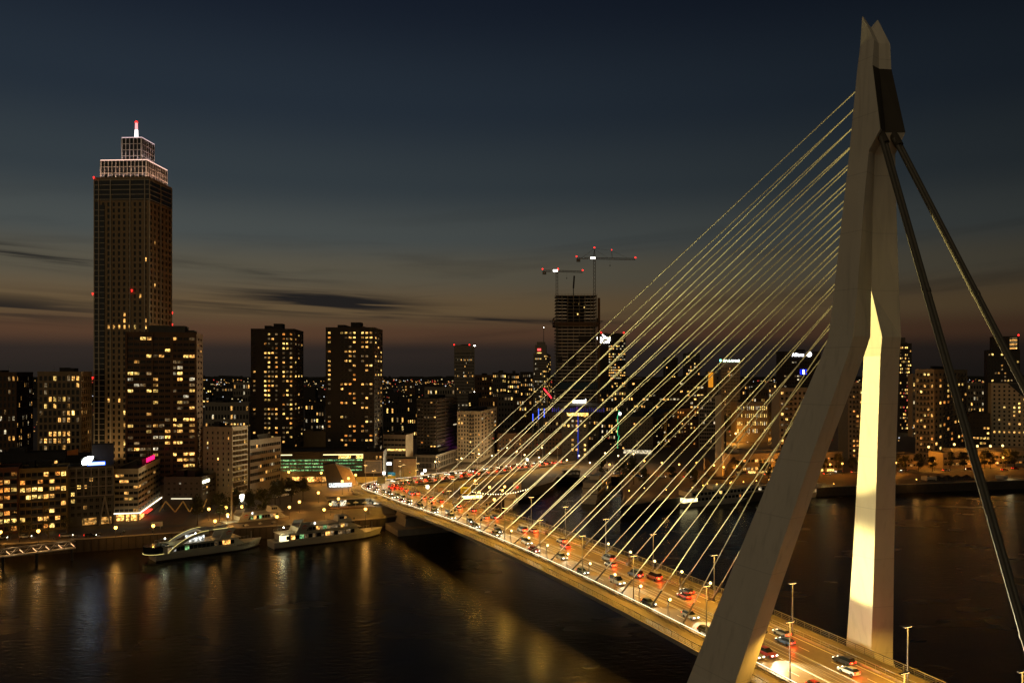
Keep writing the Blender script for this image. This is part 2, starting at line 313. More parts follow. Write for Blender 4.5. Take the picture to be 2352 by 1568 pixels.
M_KERB=surf('pale_kerb',(.36,.31,.23),.6,.2,1,.1)
for o in (-10.2,10.2,-2.55,2.55):
    kr=MB()
    h=.35 if abs(o)>5 else .12
    ribbon(kr,L0,L1,[(o-.14,0),(o-.14,h),(o+.14,h),(o+.14,0)],0,5); bpart(kr,'kerb',M_KERB)
# barriers beside the carriageway, with the strip light in the handrail
M_STRIP=glow('handrail_strip_light',(1,.86,.56),2.3)
for sgn in (-1,1):
    for (o,h,nm) in ((10.75,1.05,'safety_barrier'),(15.8,1.25,'parapet_railing')):
        b=MB(); l=L0
        end=L1 if o<11 else 300
        while l<end:
            b.tube(P3(l,sgn*o,-.1),P3(l,sgn*o,h),.05,.05,4); l+=2.4
        for hh in ((h,.55) if o<11 else (h,.85,.45,.12)):
            r=.07 if hh==h else .028
            ribbon(b,L0,end,[(sgn*o-r,hh-r),(sgn*o+r,hh-r),(sgn*o+r,hh+r),(sgn*o-r,hh+r)],0,4,True)
        ro=bpart(b,nm,M_POLE)
        if o<11 and sgn<0:
            s=MB(); ribbon(s,L0,L1-90,[(sgn*o-.09,h+.08),(sgn*o+.09,h+.08),(sgn*o+.09,h+.17),(sgn*o-.09,h+.17)],0,4,True); bpart(s,'handrail_light',M_STRIP,ro)
# ---- pylon
def W3(s,t,z): p=A0+S2*s+T2*t; return Vector((p.x,p.y,z))
TCn=10.5
def leg(sg):
    # rings: (z, outer half width, inner half width, front s outer, back s outer, front s inner, back s inner)
    rings=[]
    for z,ho,hi,fo,bo,fi,bi in ((-4,24.0,18.8,-9.0,-23.0,-12.0,-21.8),(4,23.0,17.8,-9.6,-22.9,-12.6,-21.7),(9,21.3,16.3,-10.6,-22.8,-15.2,-21.6),(30,16.4,11.9,-16.8,-27.2,-20.8,-26.2),(55,10.6,6.3,-24.7,-32.6,-27.6,-31.9),(72,6.6,2.1,-30.4,-36.6,-32.4,-36.2),(75.5,6.1,1.5,-31.6,-37.4,-32.2,-37.1)):
        r=[(fo,ho),(fi,hi),(bi,hi),(bo,ho)]
        rings.append([W3(s,TCn+sg*t,z) for s,t in (r if sg<0 else r[::-1])])
    m=MB(); m.loft(rings); return m
pyl=bpy.data.objects.new('pylon',None)
up=MB()
# upper shaft: two fins joined along the front, open V at the back
for sg in (-1,1):
    rings=[]
    for z,ho,hi,f,b in ((75.5,6.1,1.5,-31.6,-37.4),(84,5.3,.02,-32.2,-37.6),(100,4.1,.02,-33.3,-38.0),(108.9,3.35,.02,-33.9,-38.4),(112.2,3.15,.02,-34.1,-40.7),(124.4,2.4,.02,-34.9,-38.35),(128.9,2.05,.02,-35.3,-38.4),(132.0,1.98,.02,-35.5,-36.9)):
        r=[(f,ho),(f+.5,hi),((b+1.6 if z<124 else b+.7) if hi<1 else b+.3,hi),(b,ho)]
        rings.append([W3(s,TCn+sg*t,z) for s,t in (r if sg<0 else r[::-1])])
    # horn
    ho=1.75
    r=[(-35.65,1.95),(-35.6,1.86),(-35.8,1.80),(-35.85,1.93)]
    rings.append([W3(s,TCn+sg*t,134.2) for s,t in (r if sg<0 else r[::-1])])
    up.loft(rings)
shaft=bpart(up,'pylon',M_PYL)
for sg in (-1,1): bpart(leg(sg),'pylon_leg',M_PYL,shaft)
M_HOUS=surf('housing_cladding',(.06,.05,.035),.8,.15,.2,.05)
for sg in (-1,1):                     # dark recessed panels of the back-stay housing
    hs=MB(); e=.06
    a=W3(-40.7-e,TCn+sg*3.1,112.3);b=W3(-39.1-e,TCn+sg*.03,112.3);c_=W3(-37.65-e,TCn+sg*.03,124.3);d_=W3(-38.35-e,TCn+sg*2.36,124.3)
    q_=[Vector((*(S2*.04),0))*k for k in (1,-1)]
    hs.loft([[p+q_[0] for p in (a,b,c_,d_)],[p+q_[1] for p in (a,b,c_,d_)]]); bpart(hs,'backstay_panel',M_HOUS,shaft)
    st_=MB(); st_.tube(W3(-38.2,TCn+sg*1.7,114.2),W3(-40.6,TCn+sg*1.75,109.8),.75,.75,10); bpart(st_,'backstay_socket',M_BST if 'M_BST' in globals() else M_HOUS,shaft)
for sg in (-1,1):
    pf=MB(); pts=[(-6,26),(-6,15.5),(-26,15.5),(-26,26)]
    pf.prism([W3(s,TCn+sg*t,0).xy for s,t in (pts if sg>0 else pts[::-1])],-4,3.2); bpart(pf,'pylon_pier',W_GREY)
# ---- stays
ANCH=[8.1+12.87*i for i in range(16)]
ATT=[75.6,77.9,80.2,83.0,86.0,89.2,92.4,95.4,98.4,101.6,104.8,108.0,111.2,114.6,118.0,121.3]
M_CABLE=surf('stay_cable_sheath',(.82,.78,.56),.45,.05,1,0,0,spec=.5)
def fronts(z): return -31.7-(z-75.5)*(3.35/53.4)+.15
for sg in (-1,1):
    for i,(s,z) in enumerate(zip(ANCH,ATT)):
        a=W3(s,TCn+sg*9.5,deckz(s)+.3); b=W3(fronts(z),TCn+sg*(4.0-(z-75)/53*2.6),z)
        m=MB(); m.tube(a,b,.105,.105,8); d=(b-a).normalized(); o=bpart(m,'stay_cable',M_CABLE,smooth=True)
        k=MB(); k.tube(a-d*.3,a+d*7,.24,.22,8); k.box(-.5,.5,-.35,.35,-.35,.5,0,(S2.x,S2.y),(0,0)); 
        for j in range(len(k.v)-8,len(k.v)): k.v[j]=(k.v[j][0]+a.x,k.v[j][1]+a.y,k.v[j][2]+a.z)
        bpart(k,'anchor_tube',M_STEEL,o,smooth=False)
M_BST=surf('backstay_tube',(.11,.10,.075),.5,.15,1,0,.2)
for sg in (-1,1):
    for e in (-1,1):
        a=W3(-39.9,TCn+sg*1.7+e*.44,111.2); b=W3(-84,TCn+sg*17.3+e*.44,8.5)
        m=MB(); m.tube(a,b,.38,.38,10)
        for f in (.28,.52,.76): 
            p=a.lerp(b,f); dd=(b-a).normalized(); m.tube(p-dd*.35,p+dd*.35,.45,.45,10)
        bpart(m,'backstay',M_BST,smooth=False)
# ---- north pier and approach columns
pr=MB(); base=[(200,-5),(226,-5),(226,26),(200,26)]
def prism_st(m,pts,z0,z1,pts2=None,mi=0):
    a=[W3(s,t,z0) for s,t in pts]; b=[W3(s,t,z1) for s,t in (pts2 or pts)]; m.loft([a[::-1],b[::-1]],mi)
prism_st(pr,[(190,-9),(224,-9),(224,30),(190,30)],-4,2.6)
prism_st(pr,[(196,-4),(216,-4),(216,25),(196,25)],2.6,6.9,[(200,-2),(212,-2),(212,23),(200,23)])
for t0 in (-3,17):
    prism_st(pr,[(203,t0),(213,t0),(213,t0+7),(203,t0+7)],2.7,7.2,[(197,t0),(211,t0),(211,t0+7),(197,t0+7)])
bpart(pr,'pier',W_GREY)
for l in (238,262,285):
    for o in (-9,9):
        c=MB(); p=P3(l,o); c.tube((p.x,p.y,4.9),(p.x,p.y,p.z-2.2),.9,1.3,10); bpart(c,'approach_column',W_GREY)
# ---------------------------------------------------------------- buildings
WCACHE={}
def winmesh(w,h,rec,mull,mat,key,bar=False):
    k=(round(w,2),round(h,2),round(rec,2),mull,key,bar)
    if k not in WCACHE:
        m=MB(); f=.07
        m.quad((0,rec,0),(w,rec,0),(w,rec,h),(0,rec,h),0)
        y0,y1=rec-.08,rec+.02
        for x in (0,w-f): m.box(x,x+f,y0,y1,0,h,1)
        for i in range(1,mull+1): x=w*i/(mull+1); m.box(x-f/2,x+f/2,y0,y1,0,h,1)
        for z in (0,h-f): m.box(f,w-f,y0+.003,y1,z,z+f,1)
        if bar: m.box(f,w-f,y0+.003,y1,h*.3,h*.3+f,1)
        WCACHE[k]=m.mesh('window',[mat,M_FRAME])
    return WCACHE[k]
def spec(c,r,w=.6,h=.6,lit=.15,z0=1.0,z1=0.8,mull=1,pal=(0,0,1,2,4),mx=.6,bar=False,rec=.28,skipc=(),pats=None,balc=None,sill=True,lits=None):
    return dict(c=c,r=r,w=w,h=h,lit=lit,z0=z0,z1=z1,mull=mull,pal=pal,mx=mx,bar=bar,rec=rec,skipc=skipc,pats=pats,balc=balc,lits=lits)
PLAIN=None
def facade(wallm,root,org,ang,Wd,Hh,sp,rnd,budget,rest,zb=0.0):
    ca,sa=math.cos(ang),math.sin(ang)
    def T(x,y,z): return (org[0]+ca*x-sa*y,org[1]+sa*x+ca*y,zb+z)
    if sp is None:
        wallm.quad(T(0,0,0),T(Wd,0,0),T(Wd,0,Hh),T(0,0,Hh)); return
    c,r=sp['c'],sp['r']; mx=sp['mx']; cw=(Wd-2*mx)/c; rh=(Hh-sp['z0']-sp['z1'])/r; ww=cw*sp['w']; wh=rh*sp['h']; rec=sp['rec']
    xs=[mx+cw*i+(cw-ww)/2 for i in range(c)]; zs=[sp['z0']+rh*j+(rh-wh)*.45 for j in range(r)]
    act=[i for i in range(c) if i not in sp['skipc']]
    prev=0.0
    for z in zs:
        wallm.quad(T(0,0,prev),T(Wd,0,prev),T(Wd,0,z),T(0,0,z)); prev=z+wh
        px=0.0
        for i in act:
            x=xs[i]; wallm.quad(T(px,0,z),T(x,0,z),T(x,0,z+wh),T(px,0,z+wh)); px=x+ww
            wallm.quad(T(x,0,z),T(x+ww,0,z),T(x+ww,rec,z),T(x,rec,z)); wallm.quad(T(x,rec,z+wh),T(x+ww,rec,z+wh),T(x+ww,0,z+wh),T(x,0,z+wh))
            wallm.quad(T(x,0,z),T(x,rec,z),T(x,rec,z+wh),T(x,0,z+wh)); wallm.quad(T(x+ww,rec,z),T(x+ww,0,z),T(x+ww,0,z+wh),T(x+ww,rec,z+wh))
        wallm.quad(T(px,0,z),T(Wd,0,z),T(Wd,0,z+wh),T(px,0,z+wh))
    wallm.quad(T(0,0,prev),T(Wd,0,prev),T(Wd,0,Hh),T(0,0,Hh))
    colw=[rnd.uniform(.4,1.7) for _ in range(c)]; roww=[rnd.uniform(.5,1.5) for _ in range(r)]
    for j,z in enumerate(zs):
        run=0
        for i in act:
            x=xs[i]; p=sp['lit']*colw[i]*roww[j]
            lit=(rnd.random()<p) or (run>0 and rnd.random()<.3); run=1 if lit else 0
            if sp['pats'] and (i,j) in sp['pats']:
                mat=sp['pats'][(i,j)]; key=mat.name; lit=True
            elif sp['lits'] is not None and sp['lits'](i,j,rnd) is not None:
                lit=sp['lits'](i,j,rnd); mat=M_LIT[rnd.choice(sp['pal'])] if lit else M_GLASS; key=mat.name
            elif lit: q=rnd.choice(sp['pal']); mat=M_LIT[q] if isinstance(q,int) else q; key=mat.name
            else: mat=M_GLASS; key='d'
            if not lit and budget[0]<=0:
                rest.quad(T(x,rec,z),T(x+ww,rec,z),T(x+ww,rec,z+wh),T(x,rec,z+wh),0); continue
            budget[0]-=1
            me=winmesh(ww,wh,rec,sp['mull'],mat,key,sp['bar'])
            link('window',me,root,T(x,0,z),ang)
    if sp['balc']:
        for (i0,i1) in sp['balc']:
            x0=xs[i0]-(cw-ww)*.3; x1=xs[i1]+ww+(cw-ww)*.3; L=x1-x0
            k=('balc',round(L,2))
            if k not in WCACHE:
                b=MB(); b.box(0,L,-1.5,-.01,-.2,0,0); b.box(0,L,-1.5,-1.44,0,.95,1); b.box(0,.06,-1.44,-.01,0,.95,1); b.box(L-.06,L,-1.44,-.01,0,.95,1)
                WCACHE[k]=b.mesh('balcony',[W_GREY,W_DGREY])
            for z in zs[1:] if r>3 else zs: link('balcony',WCACHE[k],root,T(x0,0,z-.25*wh),ang)
NB=[0]
def building(name,label,cat,u0,u1,d,vtop,front,side=None,left=None,u2=None,depth=16.0,phi=25.3,mat=None,group=None,zb=5.0,roof=True,budget=300,ztop=None,parapet=.7,extra=None):
    """front-left corner seen at u0 at depth d; front edge runs at angle phi to the right end seen at u1; u2 = far end of the right flank"""
    NB[0]+=1; rnd=random.Random(1000+NB[0]*7)
    ax=Vector((math.cos(R(phi)),math.sin(R(phi)))); ay=Vector((-ax.y,ax.x)); A=at(u0,d).xy
    def solve(Q,dirv,u): k=(u-U0)/K; return (k*Q.y-Q.x)/(dirv.x-k*dirv.y)
    Wd=solve(A,ax,u1); Bc=A+ax*Wd
    D=depth
    if u2 is not None:
        D=solve(Bc,ay,u2)
        if D<3 or D>200: D=depth
    z1=ztop if ztop is not None else zat(vtop,d); Hh=z1-zb
    root=empty(name,(A.x,A.y,zb),R(phi),label,cat,group)
    wm=MB(); rest=MB(); bud=[budget]
    facade(wm,root,(0,0),0.0,Wd,Hh,front,rnd,bud,rest)
    facade(wm,root,(Wd,0),R(90),D,Hh,side,rnd,bud,rest)
    facade(wm,root,(Wd,D),R(180),Wd,Hh,None,rnd,bud,rest)
    facade(wm,root,(0,D),R(270),D,Hh,left,rnd,bud,rest)
    wm.obj('wall',mat,root)
    rf=MB(); rf.box(.25,Wd-.25,.25,D-.25,Hh-.25,Hh-.05)
    ro=rf.obj('roof',W_ROOF,root)
    if parapet:
        pp=MB(); t=.3
        pp.box(-.06,Wd+.06,-.06,t,Hh,Hh+parapet); pp.box(-.06,Wd+.06,D-t,D+.06,Hh,Hh+parapet); pp.box(-.06,t,t,D-t,Hh,Hh+parapet); pp.box(Wd-t,Wd+.06,t,D-t,Hh,Hh+parapet)
        pp.obj('parapet',mat,ro)
    if roof:
        n=rnd.choice((1,2,2))
        for _ in range(n):
            b=MB(); bw=Wd*rnd.uniform(.12,.3); bx=rnd.uniform(.15,.6)*Wd; bh=rnd.uniform(1.6,3.4); b.box(bx,bx+bw,D*.3,D*.7,Hh-.06,Hh+bh); b.obj('plant_room',W_DARK,ro)
        a=MB(); xx=Wd*rnd.uniform(.2,.8); a.tube((xx,D*.5,Hh),(xx,D*.5,Hh+rnd.uniform(3,6)),.08,.04,5); a.obj('antenna',M_STEEL,ro)
    if rest.f: x=rest.obj('window',M_GLASS,root); x['kind']='stuff'
    return root,Wd,D,Hh
def beacon(root,loc,mat=None,r=.7):
    r*=.7; b=MB(); b.ball((0,0,.4),r); b.tube((0,0,-.6),(0,0,.2),.15,.15,5); return b.obj('beacon',mat or M_RED,root,loc)
# --- quayside row, left
r1=spec(5,7,.8,.62,.45,3.2,.6,2,(0,1,1,2),mx=.3); 
building('apartment_block','red brick apartment block with white balconies at the left picture edge','building',-60,42,323,1080,spec(6,8,.82,.6,.35,.5,.6,2,(0,1,1,2),.3,balc=[(4,5),(1,2)]),mat=W_RED,depth=15)
building('apartment_block','ochre brick apartment block with broad warm windows on the quay','building',42,155,331,1080,spec(8,8,.84,.6,.3,.4,.5,2,(0,1,2,2,0),.4,balc=[(2,3),(5,6)]),mat=W_YEL,depth=16)
root,W_,D_,H_=building('office_block','brown brick block with grey framed upper floors and glowing leaf sign','building',157,261,341.5,1076,spec(7,7,.62,.55,.1,3.6,.6,1,(0,2),.5,bar=True),mat=W_DGREY,depth=16)
fr=MB()
for i in range(7): x=.2+(W_-.4)*i/6; fr.box(x-.22,x+.22,-.35,-.02,H_*.52,H_)
for j in range(4): z=H_*.52+H_*.48*j/3; fr.box(.0,W_,-.3,-.023,z-.25,z+.2)
fr.obj('facade_frame',W_GREY,root)
br=MB(); br.tube((W_*.8,-.4,H_*.5),(W_*.68,-.4,-.1),.3,.3,6); br.tube((W_*.8,-.4,H_*.5),(W_*.93,-.4,-.1),.3,.3,6); br.obj('raking_column',W_GREY,root)
shop=MB(); shop.box(W_*.3,W_*.62,-.3,-.05,.6,3.4,0); shop.box(W_*.72,W_*.95,-.3,-.05,.6,3.4,0); shop.obj('shop_window',M_LIT[0],root)
sg=MB(); sg.prism([(W_*.37+1.9*math.cos(t)*1.0,-1+.2*math.sin(t)) for t in [i*math.pi/6 for i in range(12)]],0,.01)
lf=MB(); lv=[(-2.2,-.6),(-2.1,.6),(-1.2,1.8),(.4,2.4),(2.3,2.3),(1.9,1.0),(1.0,-.4),(-.4,-1.1),(-1.6,-1.2)]
lf.loft([[(x,-.25,z) for x,z in lv],[(x,.25,z) for x,z in lv]]); lfo=lf.obj('leaf_sign',glow('white_sign_glow',(.95,1,.95),7),root,(W_*.42,.5,H_+2.4))
bs=MB(); bs.box(-.2,6.6,-.2,.2,-1.5,.0); bs.obj('sign_band',glow('blue_sign_glow',(.05,.16,1),3),root,(W_*.42,.3,H_+2.4)); bs=MB(); bs.box(.1,6.2,-.26,-.21,-1.15,-.35); bs.obj('sign_lettering',glow('pale_sign_glow',(.85,.95,1),5),root,(W_*.42,.3,H_+2.4))
pl=MB(); pl.box(W_*.5,W_*1.0,7,13,H_,H_+9); pl.obj('stair_tower',W_DARK,root)
root,W_,D_,H_=building('corner_building','white banded corner building with a glowing strip above its ground floor','building',262,318,354,1078,spec(5,7,.93,.5,.14,3.6,1.4,3,(0,2,0),.2),spec(9,7,.96,.5,.05,3.6,1.4,2,(0,4),.2),u2=376,phi=12,depth=30,mat=W_WHITE,parapet=.25)
led=MB(); led.box(-.6,W_+.9,-.9,-.6,3.5,3.85); led.box(W_+.6,W_+.9,-.6,D_*.9,3.5,3.85); led.obj('strip_light',glow('strip_light_white',(1,.9,.65),3,True),root)
cn=MB(); cn.box(-.55,W_+.6,-.55,0,3.3,3.49); cn.box(W_+.01,W_+.6,0,D_,3.3,3.49); cn.obj('canopy',W_GREY,root)
sf=MB(); sf.box(W_*.1,W_*.4,-.2,-.02,.5,3); sf.box(W_*.5,W_*.62,-.2,-.02,.3,3); sf.box(W_*.7,W_*.95,-.2,-.02,.5,3); sf.box(W_+.02,W_+.2,2,10,.4,2.9); sf.obj('shop_window',M_LIT[0],root)
aw=MB(); aw.box(W_+.2,W_+2.6,5,15,2.5,3.0); aw.obj('awning',glow('red_awning_glow',(1,.05,.03),2.2),root)
rs=MB(); rs.box(W_-.2,W_+.1,D_*.3,D_*.6,H_+1.2,H_+3.0); rs.obj('roof_sign',glow('red_roof_sign',(1,.01,.10),3.2),root)
for i in range(3):
    m=MB(); m.tube((W_,D_*(.35+.1*i),H_),(W_,D_*(.35+.1*i),H_+9),.09,.06,5); m.obj('flag_pole',M_POLE,root)
building('penthouse_block','low dark block with a long roof terrace behind the ochre flats','building',-40,150,352,1048,spec(14,2,.6,.5,.12,9,.4,1,(0,1),.5),mat=W_DARK,depth=14,budget=40)
root,W_,D_,H_=building('stage_house','dark flat block behind the corner building, orange gable at its end','building',60,250,385,1052,None,mat=W_DARK,depth=12)
og=MB(); og.quad((W_*.45,-.05,H_),(W_*.62,-.05,H_),(W_*.62,-.05,H_+3.6),(W_*.45,-.05,H_+2.4)); og.obj('gable',surf('orange_render',(.75,.23,.04),.8),root)
# --- towers on the left
def bands(root,Wd,D,Hh,n,mat,side=True,t=.35,pr=.35,z0=2.0,name='floor_band'):
    rh=(Hh-z0)/n
    k=MB(); k.box(-.02,Wd+(pr if side else 0),-pr,-.003,0,t); 
    if side: k.box(Wd+.003,Wd+pr,0,D,0.002,t)
    me=k.mesh(name,mat)
    for j in range(n+1): link(name,me,root,(0,0,z0+rh*j-t*.5))
building('apartment_tower','dark brown residential tower cut by the left picture edge','tower',-45,38,440,857,spec(8,17,.5,.66,.22,2,1,1,(0,4,4,3),.5),spec(9,17,.5,.66,.16,2,1,1,(4,0,3),.5),u2=76,phi=12,depth=30,mat=W_BROWN)
building('apartment_tower','brown gridded residential tower with square windows left of the skyscraper','tower',86,186,425,856,spec(9,17,.62,.68,.2,2,1,1,(0,4,2,0),.5),spec(5,17,.4,.6,.06,2,1,1,(4,0),.5),u2=211,phi=12,depth=30,mat=W_TAN)
# skyscraper
zr=[(i,14) for i in range(12)]
def zl(i,j,rnd):
    if j in (25,26): return rnd.random()<.55
    if j<=13: return rnd.random()<.17
    return rnd.random()<.012
root,W_,D_,H_=building('skyscraper','tallest tower, tan gridded skyscraper with illuminated stepped crown and mast','skyscraper',217,342,450,412,
  spec(10,46,.42,.64,.02,4,12,0,(0,2,0),.5,lits=zl),spec(6,46,.4,.6,.01,4,12,0,(0,),.4,lits=lambda i,j,r:r.random()<.008),u2=395,phi=-3,depth=24,mat=W_TAN,roof=False,parapet=1.0)
for x in (0,W_*.085,W_*.30,W_*.66,W_*.93): 
    p=MB(); p.box(x-.25,x+.25,-.5,-.02,4,H_); p.obj('facade_rib',W_STONE,root)
for y in (D_*.01,D_*.48,D_*.97):
    p=MB(); p.box(W_+.02,W_+.45,y-.25,y+.25,4,H_); p.obj('facade_rib',W_STONE,root)
bk=MB(); bk.box(.3,W_*.083,-.2,-.02,4,H_-12.2); bk.box(W_*.10,W_*.19,-.25,-.02,4,H_-14); bk.obj('loggia_strip',W_GLASS,root)
top=MB(); top.box(-.05,W_+.05,-.08,-.02,H_-11.6,H_-.4); top.box(W_+.02,W_+.08,-.05,D_,H_-11.6,H_-.4); top.obj('glazed_top',W_GLASS,root)
k=MB(); k.box(0,W_,-.42,-.1,0,.35); k.box(W_+.1,W_+.42,-.1,D_,0.002,.35); me=k.mesh('floor_band',W_STONE)
for j in range(5): link('floor_band',me,root,(0,0,H_-11.2+2.6*j))
k=MB(); k.box(W_*.10,W_*.19,-.5,-.26,0,.3); k.box(.0,W_*.083,-.5,-.26,0,.3); me=k.mesh('floor_band',W_STONE)
for j in range(50): link('floor_band',me,root,(0,0,6+(H_-20)/50*j))
# crown: two glazed boxes with up-lit white frames
def crown(x0,x1,y0,y1,z0,z1,nx,ny,nz,st,nm):
    c=MB(); c.box(x0,x1,y0,y1,z0,z1); co=c.obj(nm,W_GLASS,root)
    f=MB(); t=.16
    for i in range(nx+1): x=x0+(x1-x0)*i/nx; tt=t*(2 if i in(0,nx) else 1); f.box(x-tt,x+tt,y0-.4,y0-.02,z0,z1)
    for i in range(ny+1): y=y0+(y1-y0)*i/ny; f.box(x1+.02,x1+.4,y-t,y+t,z0,z1)
    for j in range(nz+1): z=z0+(z1-z0)*j/nz; f.box(x0,x1+.3,y0-.34,y0-.025,z-t,z+t); f.box(x1+.025,x1+.34,y0,y1,z-t,z+t)
    f.obj('crown_frame',surf('crown_frame_white',(.8,.72,.64),.5,.05,1,0),co)
    return co
z1=zat(370,452)-5; c1=crown(W_*.09,W_*.93,1.5,D_-2,H_+.05,z1,12,12,3,1.0,'lower_crown')
z2=zat(318,455)-5; c2=crown(W_*.42,W_*.78,5,D_-8,z1+.05,z2,5,6,4,.5,'upper_crown')
zc=z2
edge=MB(); edge.box(W_*.09,W_*.93+.3,1.05,1.4,z1,z1+.35); edge.box(W_*.93,W_*.93+.45,1.4,D_-2,z1+.002,z1+.35); edge.obj('edge_light',glow('crown_edge_glow',(1,.62,.5),1.6),c1)
edge=MB(); edge.box(W_*.42,W_*.78+.3,4.55,4.9,z2,z2+.3); edge.box(W_*.78,W_*.78+.45,4.9,D_-8,z2+.002,z2+.3); edge.obj('edge_light',glow('crown_edge_pink',(1,.7,.72),1.0),c2)
zm=zat(278,455)-5
ms=MB(); ms.tube((W_*.6,10,zc),(W_*.6,10,zc+(zm-zc)*.6),1.1,.9,8,0); ms.obj('mast',glow('mast_glow',(1,.92,.9),2.2),root); ms=MB(); ms.tube((W_*.6,10,zc+(zm-zc)*.6),(W_*.6,10,zm),.8,.7,8); ms.obj('mast_tip',glow('mast_tip_glow',(1,.35,.35),1.6),root)  # up-lighting of the mast is put into its material as emission
beacon(root,(W_*.6,10,zm),None,1.2)
for (x,z) in ((0,H_+.6),(-.6,H_*.63),(W_*.7,H_*.64),(-.6,H_*.36),): beacon(root,(x,-.8,z),None,.55)
for (y,z) in ((D_*.98,H_*.58),(D_*.98,H_*.54)): beacon(root,(W_+.5,y,z),None,.5)
# crown floods on the setbacks
ro=root
for i in range(7):
    x=W_*(.12+.13*i); lamp('crown_flood','SPOT',(x,.3,H_+1.1),2000,(1,.62,.45),ro,.3,(x,1.6,H_+14),R(120),.6)
for i in range(6):
    y=2+(D_-5)*i/5; lamp('crown_flood','SPOT',(W_*.93+1.4,y,H_+1.1),1000,(1,.58,.40),ro,.3,(W_*.93,y,H_+14),R(120),.6)
for i in range(3):
    x=W_*(.45+.14*i); lamp('crown_flood','SPOT',(x,3.2,z1+.8),800,(1,.75,.78),ro,.3,(x,5,z1+12),R(110),.6)
    y=6+(D_-15)*i/2; lamp('crown_flood','SPOT',(W_*.78+2,y,z1+.8),600,(1,.75,.78),ro,.3,(W_*.78,y,z1+12),R(110),.6)
# low bright windows and up-lit ribs at the foot of the skyscraper come from its lobby lamps
for x in (W_*.05,W_*.35,W_*.62): lamp('forecourt_flood','SPOT',(x,-9,9),9000,(1,.66,.28),ro,.4,(x,0,34),R(70),.7)
root,W_,D_,H_=building('apartment_tower','broad brown brick residential tower with many lit flats before the skyscraper','tower',288,452,396,765,
  spec(11,26,.86,.52,.30,9,1,2,(0,0,2,3,4,4),.8),spec(2,26,.5,.4,.08,9,1,1,(0,4),1.5),u2=466,phi=14,depth=20,mat=W_BROWN,budget=300)
for x in (0,W_*.36,W_*.64,W_*.97): p=MB(); p.box(x,x+.9,-.6,-.02,0,H_); p.obj('brick_pier',W_BROWN,root)
p=MB(); p.box(W_*.3,W_*.82,3,16,H_-.3,H_+4); p.box(W_*.55,W_*.95,5,14,H_-.35,H_+2); p.obj('penthouse',W_DGREY,root)
root,W_,D_,H_=building('office_block','dark low office with zigzag yellow struts and a lit roofline sign','building',376,463,385,1098,spec(6,3,.4,.4,.06,6,1,1,(0,3),1),spec(5,3,.5,.4,.15,6,1,1,(0,3,4),1),u2=503,phi=0,depth=26,mat=W_DGREY)
zz=[(.0,0),(.14,4.9),(.35,-.1),(.52,4.9),(.66,-.1),(.8,4.9),(.92,-.1),(1.04,6)]
for (a,za),(b,zb_) in zip(zz,zz[1:]):
    m=MB(); m.tube((W_*a*1.2,-5,za),(W_*b*1.2,-5,zb_),.3,.3,6); m.obj('strut',surf('yellow_strut_paint',(.6,.45,.16),.5,.1,1,0),root)
sgn=MB(); sgn.box(W_+.05,W_+.4,D_*.05,D_*.4,H_-2.6,H_-1.3); sgn.obj('sign',glow('white_yellow_sign',(1,.97,.6),5),root)
lb=MB(); lb.box(W_*.2,W_*.75,-.3,-.1,5.2,5.5); lb.obj('strip_light',glow('soffit_strip',(1,.9,.6),1.6),root)
root,W_,D_,H_=building('apartment_block','plain cream slab of flats with small windows and dark balconies','building',467,534,405,982,spec(5,11,.3,.5,.09,8,1,0,(0,3,2),.8),spec(5,13,.9,.72,.14,3,1,1,(0,2,2),.3,rec=1.3),u2=569,phi=-14,depth=20,mat=W_CREAM)
sd=MB(); sd.box(W_*.05,W_*.85,-.25,-.02,8.6,8.75); sd.obj('string_course',W_GREY,root)
le=MB(); le.box(W_+.05,W_+.3,D_*.45,D_*.72,.3,3.8); le.obj('lit_entrance',glow('entrance_glow',(1,.95,.75),6,True),root)
building('office_block','long glazed office wing with white bands running back from the plaza','building',566,574,432,1014,None,spec(16,6,.93,.46,.12,5,1,1,(0,4,4,3),.3),u2=645,phi=-16,depth=60,mat=W_GREY)
# twin towers, garage
def twin(i,j,rnd): return None
for (a,b,c,v,dd,lab) in ((576,676,697,757,505,'left one of two dark twin residential towers above the garage'),(748,860,879,754,515,'right one of two dark twin residential towers above the garage')):
    root,W_,D_,H_=building('apartment_tower',lab,'tower',a,b,dd,v,spec(11,30,.62,.42,.44,3,1.2,1,(0,0,1,2,4,4),.9,skipc=(1,2,7)),spec(3,30,.5,.42,.3,3,1.2,1,(0,2,4),.6),left=spec(3,30,.5,.42,.3,3,1.2,1,(0,2,4),.6),u2=c,phi=(5 if a<600 else 0),depth=28,mat=W_DARK,budget=300)
    p=MB(); p.box(W_*.47,W_*.68,7,15,H_-.2,H_+4.2); p.obj('lift_house',W_DARK,root)
    for x in (W_*.36,W_*.42): q=MB(); q.box(x,x+1.2,8,10,H_-.15,H_+1.8); q.obj('chimney',W_DARK,root)
building('office_block','small cream office showing between the twin towers','building',697,752,560,992,spec(7,4,.9,.35,.2,22,2,2,(3,4,0),.3),mat=W_CREAM,depth=14,phi=9)
root,W_,D_,H_=building('parking_garage','low parking garage with green lit open decks below the twin towers','garage',630,834,478,1040,spec(12,4,.93,.5,.0,6.4,3.4,0,(M_LITG,),.3,rec=.6,lits=lambda i,j,r:None,pats={(i,j):M_LITG for i in range(12) for j in range(4)}),mat=W_DARK,depth=30,phi=4,roof=False)
lb=MB(); lb.box(1,W_*.2,-.3,-.05,H_-1.4,H_-.9); lb.box(W_*.55,W_,-.3,-.05,H_-1.4,H_-.9); lb.obj('strip_light',glow('garage_strip',(1,.85,.4),2.0),root)
